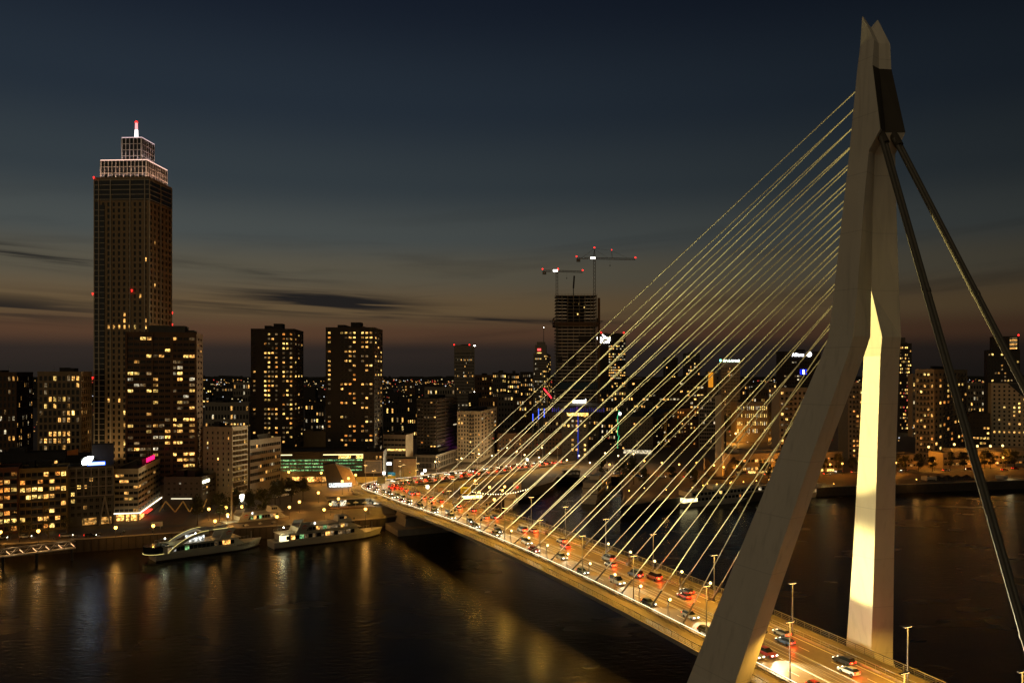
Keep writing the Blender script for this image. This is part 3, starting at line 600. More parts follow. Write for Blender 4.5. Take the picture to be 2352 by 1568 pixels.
ls_=MB(); ls_.box(W_*.72,W_*.86,-.25,-.03,H_-3.4,H_-1.6); ls_.box(W_*.92,W_*1.0,-.25,-.03,H_-3.4,H_-1.6); ls_.obj('lit_room',M_LIT[2],root)
for i in range(7): s_=MB(); s_.box(W_*(.2+.085*i),W_*(.28+.085*i),-.3,-.05,.6,3.6); s_.obj('shop_window',M_LIT[1] if i%2 else M_LIT[0],root)
root,W_,D_,H_=building('office_block','dark windowless corner block carrying a large billboard','building',834,880,480,1040,spec(5,1,.5,.5,.5,H_-4.5,.8,1,(0,2),.5),mat=W_DARK,depth=26,phi=4)
bb=MB(); bb.box(W_*.08,W_*.93,-.5,-.05,H_-11.5,H_-4.2); bo=bb.obj('billboard',surf('billboard_frame',(.4,.36,.3),.6,.1,1,0),root); bb=MB(); bb.box(W_*.12,W_*.89,-.56,-.51,H_-11,H_-4.7); bb.obj('poster',surf('billboard_print',(.14,.15,.17),.6,.6,.35,0),bo)
yl=MB(); yl.box(-12,W_+2,-.6,-.2,.2,3.6); yl.obj('lit_plinth',surf('yellow_plinth',(.75,.6,.2),.7),root)
building('office_block','cream office with ribbon windows and blank white end wall','building',880,932,535,1000,spec(6,6,.94,.42,.08,3,1,2,(4,4,0,2),.3,pats={(i,3):M_LIT[2] for i in (1,2,3,4,5)}),None,u2=949,phi=-10,depth=14,mat=W_CREAM)
root,W_,D_,H_=building('pavilion','low yellow-lit plastered block beside the bridge approach','building',903,956,508,1056,None,mat=surf('ivory_render',(.72,.6,.34),.8),depth=14,phi=6,roof=False); 
M_BLUES=glow('blue_sign',(.08,.2,1),4); bsn=MB(); bsn.box(-9,-1,-.4,-.1,H_-3,H_-1.4); bsn.obj('sign',glow('white_sign',(.9,.95,1),4),root)
root,W_,D_,H_=building('apartment_tower','grey balcony flats above a colonnaded podium beside the approach curve','tower',957,1003,575,917,spec(6,14,.6,.5,.1,9,1,1,(0,4,1),.4,balc=[(0,1),(4,5)]),spec(5,14,.9,.42,.1,9,1,2,(4,0,3),.3),u2=1050,phi=-12,depth=26,mat=W_DGREY)
root,W_,D_,H_=building('podium_block','low colonnaded podium with pale fins and a magenta lit corner','building',952,1003,548,1046,spec(16,2,.72,.8,.05,.6,.6,0,(4,),.2),spec(16,2,.72,.8,.05,.6,.6,0,(4,),.2),u2=1063,phi=-12,depth=20,mat=W_GREY)
pu=MB(); pu.box(W_-.6,W_+.4,D_*.82,D_*.96,H_,H_+2.8); pu.obj('magenta_light',glow('magenta_glow',(.75,.05,1),3),root)
building('apartment_block','cream flats with square windows and a recessed balcony strip','building',1050,1104,592,946,spec(8,12,.5,.55,.14,2,1,1,(0,2,4),.4,balc=[(4,5)]),spec(5,12,.5,.55,.12,2,1,1,(0,3,4),.4),u2=1141,phi=-8,depth=24,mat=W_WHITE)
building('warehouse','long dark brick warehouse with a low curved roof behind the approach','building',1143,1300,640,997,spec(20,3,.5,.6,.05,4,3,1,(4,0),.6),mat=W_BROWN,depth=20,phi=8,budget=80)
# ---------------------------------------------------------------- centre and right skyline
root,W_,D_,H_=building('office_tower','slim grey tower with vertical ribs and red and white roof lights left of centre','tower',1043,1090,1000,796,spec(16,22,.55,.45,.04,3,6,0,(0,3,4),.5,lits=lambda i,j,r:(r.random()<.55) if j in(9,14,19,5) else r.random()<.05),mat=W_GREY,depth=26,phi=4,parapet=2)
beacon(root,(0,0,H_+2),None,1.1); beacon(root,(W_*.75,0,H_+2),None,1.1); beacon(root,(W_,0,H_+1),M_WHITEL,1.3); beacon(root,(W_,0,H_*.42),M_WHITEL,1.0)
# stepped tower with mast
root,W_,D_,H_=building('office_tower','stepped stone tower with a tall mast left of the construction site','tower',1225,1256,1330,812,spec(10,22,.55,.55,.3,3,2,0,(0,2,3),.5),spec(4,22,.5,.55,.2,3,2,0,(0,2),.5),u2=1265,phi=-5,depth=24,mat=W_GREY)
s=MB(); s.box(W_*.12,W_*.95,2,18,H_,H_+14); s.box(W_*.25,W_*.85,4,16,H_+14,H_+19); s.obj('setback',W_GREY,root); s=MB(); s.tube((W_*.75,8,H_+19),(W_*.75,8,H_+42),.6,.3,6); s.obj('mast',M_STEEL,root); beacon(root,(W_*.75,8,H_+42),M_WHITEL,.9)
rl=MB(); rl.box(W_*.3,W_*.55,1.6,1.95,H_+5,H_+8); rl.obj('red_logo',glow('red_logo_glow',(1,.05,.05),4),root); wl=MB(); wl.box(W_*.28,W_*.6,1.6,1.95,H_-1,H_+1.8); wl.obj('lit_floor',M_LIT[2],root)
# construction tower
DT=900.0
A=at(1276,DT).xy; B=at(1372,DT).xy; Wt=(B-A).length; ztop=zat(678,DT)
ct=empty('construction_tower',(A.x,A.y,5),0,'unfinished high-rise with open upper floors and banded slabs below two cranes','tower')
Hc=ztop-5
core=MB(); core.box(2,Wt-2,2,30,0,Hc*.80); core.box(Wt*.3,Wt*.7,8,24,Hc*.80,Hc); core.obj('core',W_DARK,ct)
nf=40; fh=Hc/nf
sl=MB(); sl.box(0,Wt,0,32,0,1.1); slm=sl.mesh('floor_slab',surf('slab_concrete',(.5,.41,.32),.85,.35,.15,.1)); sl2=MB(); sl2.box(.4,Wt-.4,.3,31.7,0,.55); slm2=sl2.mesh('floor_slab',W_GREY)
for j in range(nf+1): link('floor_slab',slm if j<32 else slm2,ct,(0,0,fh*j-.6))
for i in range(8):
    x=.8+(Wt-1.6)*i/7; c=MB(); c.box(x-.35,x+.35,.35,1.2,0,Hc-.1); c.obj('column',W_GREY,ct)
for (a,b,j0,j1) in ((.05,.16,20,22),(.3,.5,19,23),(.55,.9,26,28),(.1,.35,11,12)):
    g=MB(); g.box(Wt*a,Wt*b,-.15,-.02,fh*j0,fh*j1); g.obj('hoarding',W_DARK,ct)
bl=MB(); bl.box(-1.2,Wt+1,-.5,-.05,fh*12.4,fh*14.4); bl.obj('blue_netting',surf('blue_netting',(.05,.08,.10),.9),ct)
jk=MB(); jk.box(-1.8,Wt+1.8,-1.8,33,fh*31,fh*31+.5); jk.box(-1.8,-1.2,-1.8,33,fh*31.0,fh*33.5); jk.box(Wt+1.2,Wt+1.8,-1.8,33,fh*31.0,fh*33.5); jk.box(-1.8,Wt+1.8,-1.8,-1.3,fh*31.2,fh*32.2); jk.obj('climbing_screen',W_BROWN,ct)
for x in (-1.8,Wt+1.8):
    q=MB(); sg_=-1 if x<0 else 1; q.box(min(x,x+sg_*5),max(x,x+sg_*5),2,6,fh*32.4,fh*32.4+.5); q.tube((x,3,fh*31.3),(x+sg_*4,3,fh*32.4),.25,.25,5); q.obj('loading_platform',M_STEEL,ct)
rl=MB()
for z in (Hc+.6,Hc+1.4):
    for (x0,x1,y0,y1) in ((0,Wt,0,.1),(0,.1,0,32),(Wt-.1,Wt,0,32)): rl.box(x0,x1,y0,y1,z,z+.12)
for i in range(14): x=Wt*i/13; rl.box(x-.08,x+.08,.02,.16,Hc-.2,Hc+1.6)
rl.obj('edge_protection',M_STEEL,ct)
for (x,j) in ((.55,37),(.68,36),(.52,34)): w_=MB(); w_.box(Wt*x,Wt*x+1.1,1.3,1.6,fh*j+1,fh*j+2.6); w_.obj('work_light',M_LIT[2],ct)
pb=MB(); pb.tube((Wt*.45,14,Hc),(Wt*.45,14,Hc+16),.5,.4,6); pb.tube((Wt*.45,14,Hc+9),(Wt*.47,14,Hc+22),.9,.9,6); pb.ball((Wt*.47,14,Hc+22),1.0); pb.obj('concrete_placer',M_BLACK,ct)
ew=MB(); ew.box(Wt+.4,Wt+3,-1,1.5,0,Hc*.98); ew.obj('hoist_mast',W_BROWN,ct)
for xx in (-1,Wt+2,Wt*1.05): pass
def lattice(m,a,b,w,n,r=.17):
    a=Vector(a);b=Vector(b); d=(b-a).normalized(); up=Vector((0,0,1)) if abs(d.z)<.9 else Vector((1,0,0)); e=d.cross(up).normalized(); f=e.cross(d).normalized()
    cs=[(e*sx+f*sy)*(w/2) for sx,sy in ((-1,-1),(1,-1),(1,1),(-1,1))]
    for c in cs: m.tube(a+c,b+c,r,r,4)
    for i in range(n):
        p=a.lerp(b,i/n); q=a.lerp(b,(i+1)/n)
        for k in range(4): m.tube(p+cs[k],q+cs[(k+1)%4],r*.7,r*.7,3,caps=False)
def crane(label,um,vb,vj,ul,ur,vapex,side):
    zb_=5; zj=zat(vj,DT); x0=at(um,DT).x
    rt=empty('tower_crane',(x0,DT-1.5 if side<0 else DT-1.5,zb_),0,label,'crane')
    m=MB(); lattice(m,(0,0,0),(0,0,zj-zb_-1),2.2,48,.2); m.obj('mast',M_STEEL,rt)
    xl=at(ul,DT).x-x0; xr=at(ur,DT).x-x0; Z=zj-zb_
    j=MB(); lattice(j,(1.2,0,Z),(xr,0,Z-.8),1.7,24,.17); jo=j.obj('jib',M_STEEL,rt)
    j=MB(); lattice(j,(-1.2,0,Z),(xl,0,Z+.3),1.5,8,.2); j.box(xl,xl+4,-1.2,1.2,Z-3.6,Z-.6); j.obj('counter_jib',M_STEEL,rt)
    c=MB(); c.box(-1.4,1.4,-1.6,1.6,Z-2.2,Z+.9); c.obj('cab',M_STEEL,rt)
    w_=MB(); w_.box(-4.2,.6,-2.1,-1.75,Z-.7,Z+1.3); w_.obj('work_flood',glow('crane_flood',(1,.97,.85),6),rt)
    if vapex:
        za=zat(vapex,DT)-zb_; h=MB(); h.tube((-1,0,Z),(0,0,za),.35,.25,5); h.tube((1,0,Z),(0,0,za),.35,.25,5); h.tube((0,0,za),(xl*.7,0,Z+.8),.2,.2,4)
        xk=xr*.42; h.tube((0,0,za),(xk,0,za-2.5),.12,.12,4); h.tube((xk,0,za-2.5),(xk+.6,0,Z+.6),.3,.3,4); h.tube((xk,0,za-2.5),(xr*.8,0,Z+.6),.12,.12,4); h.tube((0,0,za-1),(xk*.8,0,Z+.6),.12,.12,4); h.obj('apex_tie',M_STEEL,rt); beacon(rt,(0,0,za+.5),None,1.2); beacon(rt,(xk,0,za-1.8),None,.7)
    else: beacon(rt,(1.2,0,Z+2.0),None,1.3)
    beacon(rt,(xl,0,Z+1.9),None,1.1); beacon(rt,(xr,0,Z+.6),None,1.2)
    hk=MB(); hk.tube((xr*.38,0,Z-1),(xr*.38,0,Z-7),.06,.06,4); hk.box(xr*.38-.4,xr*.38+.4,-.4,.4,Z-8.4,Z-7); hk.obj('hook_block',M_BLACK,rt)
crane('lower flat-topped tower crane over the left side of the unfinished high-rise',1279,680,623,1246,1338,None,-1)
crane('taller hammerhead tower crane over the right side of the unfinished high-rise',1365,760,594,1324,1459,571,1)
# office slab behind with lettering
root,W_,D_,H_=building('office_tower','black glass slab with white lettered sign right of the unfinished high-rise','tower',1376,1437,1400,767,spec(14,26,.75,.42,.22,3,9,0,(2,3,0),.4,skipc=(0,1,2,3,4),lits=lambda i,j,r:r.random()<(.75 if j in(25,23,22,19,18,15,14,13,12,11,9,8,20) else .12)),mat=W_DARK,depth=24,phi=2)
M_SIGN=glow('white_letter_glow',(1,.98,.9),7)
text('sign_lettering','DELFTSE',M_SIGN,root,(W_*.17,-.8,H_-9.5),6.2); text('sign_lettering','POORT',M_SIGN,root,(W_*.19,-.8,H_-15.5),6.2)
em=MB(); em.tube((W_*.12,-.8,H_-1),(W_*.17,-.8,H_-3),.9,.9,5); em.tube((W_*.17,-.8,H_-3),(W_*.24,-.8,H_-5),.9,.9,5); em.obj('sign_emblem',M_SIGN,root)
beacon(root,(W_*.08,0,H_+2),None,1.9); beacon(root,(W_*.93,0,H_+2),None,1.9); beacon(root,(0,-1,H_*.42),None,1.6); beacon(root,(W_*.5,-1,H_*.41),None,1.6)
# hotel with blue light
root,W_,D_,H_=building('hotel','dark hotel block with blue vertical light line and glowing roof sign','hotel',1290,1350,600,946,spec(6,9,.5,.5,.3,3,1,1,(0,2,2,3),.6),spec(3,9,.5,.5,.3,3,1,1,(0,2),.6),u2=1372,phi=-6,depth=20,mat=W_DARK,roof=False)
lb=MB(); lb.box(-7,W_+12,-3,D_+3,H_+.1,H_+4.6); lb.obj('lounge',W_GLASS,root)
for i in range(26):
    s=MB(); x=-6.5+(W_+18)*i/25; s.box(x-.15,x+.15,-3.3,-3.02,H_+.4,H_+rng.uniform(2,4.2)); s.obj('blue_light_bar',glow('blue_bar_%d'%i,(.08+.3*rng.random()*(i%4==0),.09,1),rng.uniform(.1,.5)),root)
rs=MB(); rs.loft([[(-8.5,-4.5,H_+4.65),(W_+13,-4.5,H_+4.65),(W_+13,D_+4,H_+4.65),(-8.5,D_+4,H_+4.65)],[(2,2,H_+6.6),(W_+4,2,H_+6.6),(W_+4,D_-2,H_+6.6),(2,D_-2,H_+6.6)]]); rs.obj('wing_roof',W_GREY,root)
text('sign_lettering','inntel',glow('hotel_sign_glow',(1,1,.95),7),root,(W_*.68,1.2,H_+6.6),4.4,ext=.3)
bl=MB(); bl.box(W_*.62,W_*.62+.3,-.5,-.1,H_*.05,H_*.98); bl.obj('blue_light_line',glow('blue_line_glow',(.02,.09,1),1.0),root)
lw=MB(); lw.box(W_*.2,W_*1.02,-.3,-.05,H_-2.6,H_-.5); lw.obj('lit_floor',M_LIT[2],root)
for (u,v0,v1) in ((1237,938,962),(1250,938,958),(1224,950,968)):
    f=MB(); p=at(u,640); f.box(-.25,.25,-.2,.2,zat(v1,640)-5,zat(v0,640)-5); f.box(-.5,.5,.25,1.2,0,zat(v0,640)-5,1)
    rt=empty('light_pylon',(p.x,p.y,5),0,{1237:'middle one',1250:'right one',1224:'left short one'}[u]+' of three slim blue-lit posts left of the hotel','post'); f.obj('light_post',[glow('blue_post_glow',(.05,.12,1),2.5),M_BLACK],rt)
# red leaning sculpture-like sign
p=at(1258,700); rt=empty('red_neon_sign',(p.x,p.y,5),0,'leaning red neon bar on props above the roofs left of the hotel','sign'); z0=zat(914,700)-5; z1=zat(892,700)-5
m=MB(); m.tube((at(1249,700).x-p.x,0,z1),(at(1267,700).x-p.x,0,z0),.45,.45,6); m.obj('neon_bar',glow('red_neon',(1,.02,.03),6),rt); m=MB(); m.tube((0,.8,0),(0,.8,z0+3),.5,.4,6); m.tube((0,.5,z0+2),(at(1254,700).x-p.x,.3,z0-.5),.2,.2,5); m.obj('prop',M_STEEL,rt)
# mid-distance towers
building('office_tower','dark glass block with green lit edge strip right of the hotel','tower',1421,1500,655,958,spec(12,9,.6,.5,.06,3,1,0,(3,4,0),.5),spec(8,9,.6,.5,.08,3,1,0,(3,4,0),.5),u2=1556,phi=-18,depth=40,mat=W_DARK)
root=bpy.data.objects[[o.name for o in C.objects if o.get('label','').startswith('dark glass block with green')][0]]
gl=MB(); 
for k in range(6): gl.tube((-.6,-.6,4+k*5),(.6 if k%2 else -.9,-.9,9+k*5),.18,.18,5)
gl.obj('green_light_line',glow('green_line_glow',(.1,1,.35),1.2),root); beacon(root,(1,0,31),M_WHITEL,1.6)
lo=MB(); lo.box(4,26,-1.2,-.6,.4,3.2); lo.obj('lit_foyer',M_LIT[3],root)
building('apartment_block','long brick housing row with warm windows behind the dark glass block','building',1556,1668,700,966,spec(16,6,.5,.5,.3,2,1,1,(0,2,1,4),.4),mat=W_BROWN,depth=14,phi=14)
building('apartment_block','higher brick housing row above the harbour lane','building',1520,1612,800,940,spec(16,6,.5,.5,.22,2,1,1,(0,2,1),.4),mat=W_BROWN,depth=14,phi=14)
building('apartment_tower','slender tower with lit stair windows, left of a pair behind the stays','tower',1529,1557,1150,822,spec(6,18,.6,.5,.3,3,2,0,(0,2,3),.4),mat=W_DARK,depth=18,phi=0)
building('apartment_tower','slender tower with roof box, right of a pair behind the stays','tower',1575,1608,1150,812,spec(7,18,.6,.5,.22,3,2,0,(0,2,3),.4),mat=W_DGREY,depth=18,phi=0)
building('office_block','wide black office slab with a few lit floors behind the stays','building',1450,1625,900,872,spec(22,12,.7,.45,.08,3,2,0,(0,2,3),.4),mat=W_DARK,depth=22,phi=3)
root,W_,D_,H_=building('office_tower','narrow tower with an orange glowing cap in the middle distance','tower',1626,1645,1000,853,None,mat=W_GREY,depth=12,phi=0,roof=False)
oc=MB(); oc.box(.5,W_*.62,-.4,-.05,H_-19,H_-1); oc.obj('orange_glow_panel',glow('orange_panel_glow',(1,.36,.02),.75),root)  # floodlight on the wall is put in as a glowing panel
root,W_,D_,H_=building('office_tower','grey tapering bank tower with small white rooftop sign','tower',1656,1700,950,832,spec(12,18,.45,.5,.05,3,5,0,(0,3),.4),spec(4,18,.45,.5,.05,3,5,0,(0,3),.4),u2=1712,phi=-8,depth=20,mat=W_GREY)
text('sign_lettering','ABN·AMRO',glow('green_white_sign',(.8,1,.85),7),root,(W_*.55,-.6,H_+.6),3.6); sh=MB(); sh.loft([[(x,-.8,z) for x,z in ((0,3),(0,1),(1,0),(2,1),(2,3))],[(x,-.4,z) for x,z in ((0,3),(0,1),(1,0),(2,1),(2,3))]]); sh.obj('shield_emblem',glow('teal_shield',(.25,1,.8),4),root,(-1.5,0,H_+.4))
root,W_,D_,H_=building('office_tower','tall glass slab with pale frame edges beside the concrete bow monument','tower',1606,1664,690,911,spec(14,13,.86,.7,.05,2,1,0,(3,4),.3),spec(4,13,.8,.7,.04,2,1,0,(4,),.3),u2=1690,phi=-10,depth=18,mat=W_GREY,pal=None) if False else building('office_tower','tall glass slab with pale frame edges beside the concrete bow monument','tower',1606,1664,690,911,spec(14,13,.86,.7,.05,2,1,0,(3,4),.3),spec(4,13,.8,.7,.04,2,1,0,(4,),.3),u2=1690,phi=-10,depth=18,mat=W_GREY)
building('office_block','pale flood-lit block with scattered small square windows','building',1692,1764,760,925,spec(16,4,.4,.5,.6,7,1,0,(2,2,3),.4),mat=W_CREAM,depth=20,phi=0)
root,W_,D_,H_=building('office_tower','dark insurance tower with white rooftop sign and blue lit floor','tower',1800,1885,950,808,spec(14,20,.8,.4,.06,3,6,0,(3,3,4),.4),mat=W_DARK,depth=24,phi=2)
text('sign_lettering','Allianz',glow('allianz_sign_glow',(1,.97,1),7),root,(W_*.38,-.8,H_-5),5.2); em=MB(); em.tube((W_*.68,-.9,H_-2.6),(W_*.68,-.5,H_-2.6),2.9,2.9,16); em.obj('round_emblem',glow('round_emblem_glow',(1,1,1),7),root)
em=MB(); em.box(W_*.44,W_*.62,-.6,-.05,H_-26,H_-20); em.obj('blue_panel',glow('blue_panel_glow',(.01,.03,1),1.2),root); em=MB(); em.box(W_*.51,W_*.55,-.8,-.62,H_-25.5,H_-20.5); em.obj('white_panel',glow('white_panel_glow',(.7,.85,1),6),root)
RES=dict(mat=W_CREAM,depth=18)
root,W_,D_,H_=building('apartment_tower','pale grey residential tower half hidden by the near pylon leg','tower',1790,1885,560,893,spec(9,14,.55,.5,.16,2,1,1,(0,2,4),.5,balc=[(1,2),(6,7)]),mat=W_GREY,depth=22,phi=-4)
building('apartment_tower','pale residential tower seen between the pylon legs','tower',1948,1992,600,880,spec(5,15,.55,.5,.3,2,1,1,(0,2,1),.5,balc=[(1,2)]),mat=W_GREY,depth=22,phi=-4)
root,W_,D_,H_=building('apartment_tower','thin dark tower with red-tinted windows just right of the pylon','tower',2066,2094,880,790,spec(7,24,.7,.5,.3,3,2,0,(0,2,4),.3,pats={(i,j):M_LITR for i in range(2,6) for j in range(5,13) if (i*7+j*3)%4==0}),mat=W_DARK,depth=18,phi=-20)
s=MB(); s.box(W_*.1,W_*.5,2,10,H_,H_+7); s.obj('roof_box',W_DGREY,root)
wp=MB(); wp.box(W_*1.05,W_*1.2,-1,-.5,H_*.12,H_*.26); wp.obj('bright_lamp_stack',glow('lamp_stack_glow',(1,.85,.4),4),root)
building('apartment_tower','wide pale residential tower behind the left back stay','tower',2102,2146,600,850,spec(5,15,.55,.5,.16,2,1,1,(0,2,1),.4,balc=[(1,3)]),spec(9,15,.5,.5,.2,2,1,1,(0,2,1),.4,balc=[(2,3),(6,7)]),u2=2222,phi=-38,depth=30,mat=W_CREAM)
building('apartment_block','dark terrace block between two pale towers at right','building',2225,2275,620,950,spec(6,8,.7,.4,.2,2,1,1,(0,2),.4),mat=W_DARK,depth=18,phi=-20)
root,W_,D_,H_=building('apartment_tower','dark tower with balconies and red roof lights at the right edge','tower',2268,2343,820,805,spec(10,22,.6,.5,.2,3,2,1,(0,2,4),.4),mat=W_DARK,depth=22,phi=-22)
s=MB(); s.box(W_*.15,W_*.98,2,16,H_,H_+14); s.obj('upper_tier',W_DARK,root); beacon(root,(W_*.3,1.5,H_+14.6),None,1.0); beacon(root,(W_*.96,1.5,H_+14.6),None,1.2)
for i in range(6): q=MB(); q.box(W_*.7,W_*.92,1.8,1.97,H_+1.5+2*i,H_+2.7+2*i); q.obj('lit_floor',M_LIT[4] if i%2 else M_LIT[0],root)
# white building with slanted dark wedge
dW=640; A=at(2277,dW); rt=empty('office_tower',(A.x,A.y,5),R(-24),'white gridded office with a dark slanted glass wedge at the right edge','tower')
zt=zat(880,dW)-5; Wf=44; wm=MB(); rest=MB(); rnd=random.Random(5)
wl=lambda i,j,r: True if (j==4 and i<11) else (r.random()<.5 if (j in (8,9,10) and i>3) else r.random()<.06)
facade(wm,rt,(0,0),0.0,Wf,zt,spec(13,16,.42,.5,.1,4,1,0,(2,2,0),.4,lits=wl),rnd,[300],rest); wm.box(0,Wf,.5,22,0,zt-.05); wm.obj('wall',W_WHITE,rt)
wd=MB(); wd.loft([[(Wf*.25,-.25,zt),(Wf*.98,-.25,zt*.42),(Wf*.98,-.25,zt),],[(Wf*.25,-.06,zt),(Wf*.98,-.06,zt*.42),(Wf*.98,-.06,zt)]]); wd.obj('glass_wedge',W_GLASS,rt)
tp=MB(); tp.box(Wf*.5,Wf,1,20,zt,zt+6); tp.obj('roof_storey',W_DARK,rt)
# low orange-lit waterfront range
for (a,b,v,dd,lab,ph) in ((1676,1935,1045,520,'long low curved waterfront building glowing orange behind the stays',12),(2056,2112,1046,545,'small low orange-lit waterfront block right of the pylon',12),(2166,2420,1042,552,'long low waterfront building with rooftop globe lamps at right',12)):
    root,W_,D_,H_=building('waterfront_block',lab,'building',a,b,dd,v,spec(max(8,int((b-a)/9)),2,.78,.36,.2,.9,1.2,1,(0,1,4),.5),mat=W_CREAM,depth=14,phi=ph,roof=False)
    if W_>40:
        tpp=MB(); tpp.box(W_*.1,W_*.75,3,11,H_,H_+3); tpp.obj('roof_storey',W_GREY,root)
        n=9 if a<2000 else 0
        for i in range(n): s=MB(); x=W_*(.06+.1*i); s.box(x,x+W_*.06,-.35,-.05,.4,1.6); s.obj('lit_shopfront',M_LIT[2],root)
for i,(u,v) in enumerate(((1826,1033),(1846,1030),(1864,1032),(2192,1020),(2245,1024),(2275,1024),(2303,1023),(2133,1030))): pass
# ---- concrete bow monument
dm=505; p=at(1653,dm); rt=empty('bow_monument',(p.x,p.y,5),R(10),'tall tapering concrete bow monument with dark wave sculptures at its foot','monument')
zt=zat(905,dm)-5; m=MB(); m.loft([[(-3.4,0,0),(0,-3.6,0),(3.4,0,0),(0,3,0)],[(-2.9,0,zt*.3),(0,-2.6,zt*.3),(2.9,0,zt*.3),(0,2,zt*.3)],[(-2.9,.5,zt*.98),(0,-2.2,zt*1.0),(2.9,.5,zt*.98),(0,1.8,zt*.98)]]); m.obj('shaft',surf('monument_concrete',(.3,.26,.19),.85,.2,.2,.1),rt)
for s in (-1,1):
    m=MB(); m.loft([[(s*2.5,-2,0),(s*7,-2,0),(s*7,2,0),(s*2.5,2,0)],[(s*4,-1.6,6),(s*10,-1.6,5),(s*10,1.6,5),(s*4,1.6,6)],[(s*9,-.5,12.5),(s*10,-.5,12),(s*10,.5,12),(s*9,.5,12.5)]]); m.obj('wave_sculpture',surf('dark_bronze',(.045,.035,.025),.5,.2,1,.2,.6),rt)
m=MB(); m.tube((0,0,-.1),(0,0,1.2),11,10,16); m.obj('plinth',M_QUAY,rt)
lamp('monument_flood','SPOT',(0,-9,1.5),5200,(1,.75,.45),rt,.2,(0,0,26),R(55),.6)
# ---- mid-distance blocks that only show as lit windows among the roofs
GEN=[]
rg=random.Random(77)
def gen(u0,u1,dd,vt,cols,rows,lit,mat,wl='mid'):
    wl=FAR(u0,u1,mat,rows,dd); lit=min(.5,lit*1.6); building('city_block',wl,'building',u0,u1,dd,vt,spec(cols,rows,.55,.5,lit,2,1,0,(0,0,2,3,4,4),.4),mat=mat,depth=14,phi=rg.choice((0,6,12,-8)),group='distant city blocks',roof=rg.random()<.4)
MATS=[W_DARK,W_DGREY,W_BROWN,W_GREY,W_DARK]
LMK=[(640,'left twin tower'),(813,'right twin tower'),(1065,'slim ribbed tower'),(1245,'stepped mast tower'),(1324,'unfinished high-rise'),(1405,'lettered black slab'),(1490,'green-edged glass block'),(1565,'slender tower pair'),(1680,'grey bank tower'),(1840,'insurance tower'),(2000,'lit pylon leg'),(2080,'thin red-windowed tower'),(2160,'wide pale tower'),(2305,'dark right-edge tower')]
MNM={'dark_cladding':'black','charcoal_panel':'charcoal','brown_brick':'brown','grey_concrete':'grey'}; SEEN={}
def FAR(u0,u1,mat,rows,dd):
    u=(u0+u1)/2; lu,ln=min(LMK,key=lambda q:abs(q[0]-u)); rel='left of' if u<lu-14 else ('right of' if u>lu+14 else 'behind')
    a='%s %s block %s the %s'%('low' if rows<5 else ('mid-height' if rows<8 else 'tall'),MNM[mat.name],rel,ln); SEEN[a]=SEEN.get(a,0)+1
    return a+' in the distant roofs' if SEEN[a]==1 else a+', %s back among the distant roofs'%nth(SEEN[a])
for (u0,u1,dd,vt,c,r,l) in ((1095,1130,980,862,6,10,.2),(1131,1163,960,856,7,11,.22),(1165,1193,930,858,6,11,.35),(1195,1224,920,855,6,12,.35),(1075,1100,800,905,4,7,.05),(1143,1180,760,906,5,8,.04),(1180,1222,800,915,7,6,.2),(1100,1143,780,915,8,5,.08),(1375,1410,1000,880,6,9,.2),(1410,1455,850,895,8,8,.25),(1380,1420,760,930,7,6,.3),(1455,1500,780,925,8,7,.3),(1500,1545,730,955,8,5,.2),(1700,1730,1050,870,6,8,.15),(1720,1765,900,895,8,6,.25),(1765,1800,820,915,6,8,.3),(1765,1790,1100,880,4,8,.4),(2096,2130,820,860,6,10,.2),(2222,2268,900,880,7,8,.2),(935,960,800,930,5,5,.1),(700,745,720,925,7,6,.15),(975,1045,900,890,12,6,.12),(880,940,850,930,10,3,.12),(470,572,900,925,14,3,.08),(1340,1375,700,950,6,6,.2),(1250,1290,720,950,6,5,.15),(1440,1475,1150,868,6,8,.2),(1640,1660,1200,860,4,8,.3)):
    gen(u0,u1,dd,vt,c,r,l,rg.choice(MATS))
for k in range(46):
    dd=rg.uniform(900,2100); u=rg.uniform(400,2352); wpx=rg.uniform(18,55); vt=855+ (H-rg.uniform(20,48))/dd*K
    gen(u,u+wpx,dd,vt,rg.randint(4,9),rg.randint(3,6),rg.uniform(.15,.4),rg.choice(MATS))
# far suburbs: countless lamps and roofs to the horizon
fc=MB(); fl=MB()
for k in range(1500):
    dd=1500*math.exp(rg.random()*1.75); u=rg.uniform(-60,2420); p=at(u,dd); h=rg.uniform(5,16)*(1 if rg.random()<.93 else 2.4); w_=rg.uniform(10,40); fc.box(p.x-w_/2,p.x+w_/2,dd,dd+14,4.9,5+h)
for k in range(3200):
    dd=620*math.exp(rg.random()**.8*2.3); u=rg.uniform(-20,2380); p=at(u,dd); r=.00040*dd*rg.uniform(.6,1.6); z=5+rg.uniform(4,20); fl.box(p.x-r,p.x+r,dd-.5,dd,z-r*.8,z+r*.8,rg.choice((0,0,0,1,1,2,3)))
fc.obj('distant_suburb',W_DARK)['kind']='stuff'; o=bpy.data.objects['distant_suburb']; tag(o,'dark low suburb stretching to the horizon behind the city','suburb')
o=fl.obj('distant_lights',[glow('far_sodium',(1,.5,.12),.9),glow('far_yellow',(1,.75,.35),1.0),glow('far_white',(.9,.95,1),1.1),glow('far_red',(1,.1,.06),.8)]); tag(o,'scattered far street and house lights over the suburb','lights',None,'stuff')
hz=MB()
for k in range(240):
    dd=rg.uniform(5200,9000); u=-100+2560*k/240; p=at(u,dd); w_=dd*.012; hz.loft([[(p.x-w_,dd,4),(p.x+w_,dd,4),(p.x+w_,dd+60,4),(p.x-w_,dd+60,4)],[(p.x-w_*.7,dd,rg.uniform(14,40)),(p.x+w_*.7,dd,rg.uniform(14,40)),(p.x+w_*.7,dd+60,20),(p.x-w_*.7,dd+60,20)]])
o=hz.obj('far_woods',surf('far_wood_dark',(.03,.03,.025),1)); tag(o,'dark line of woods and roofs along the horizon','woods',None,'stuff')
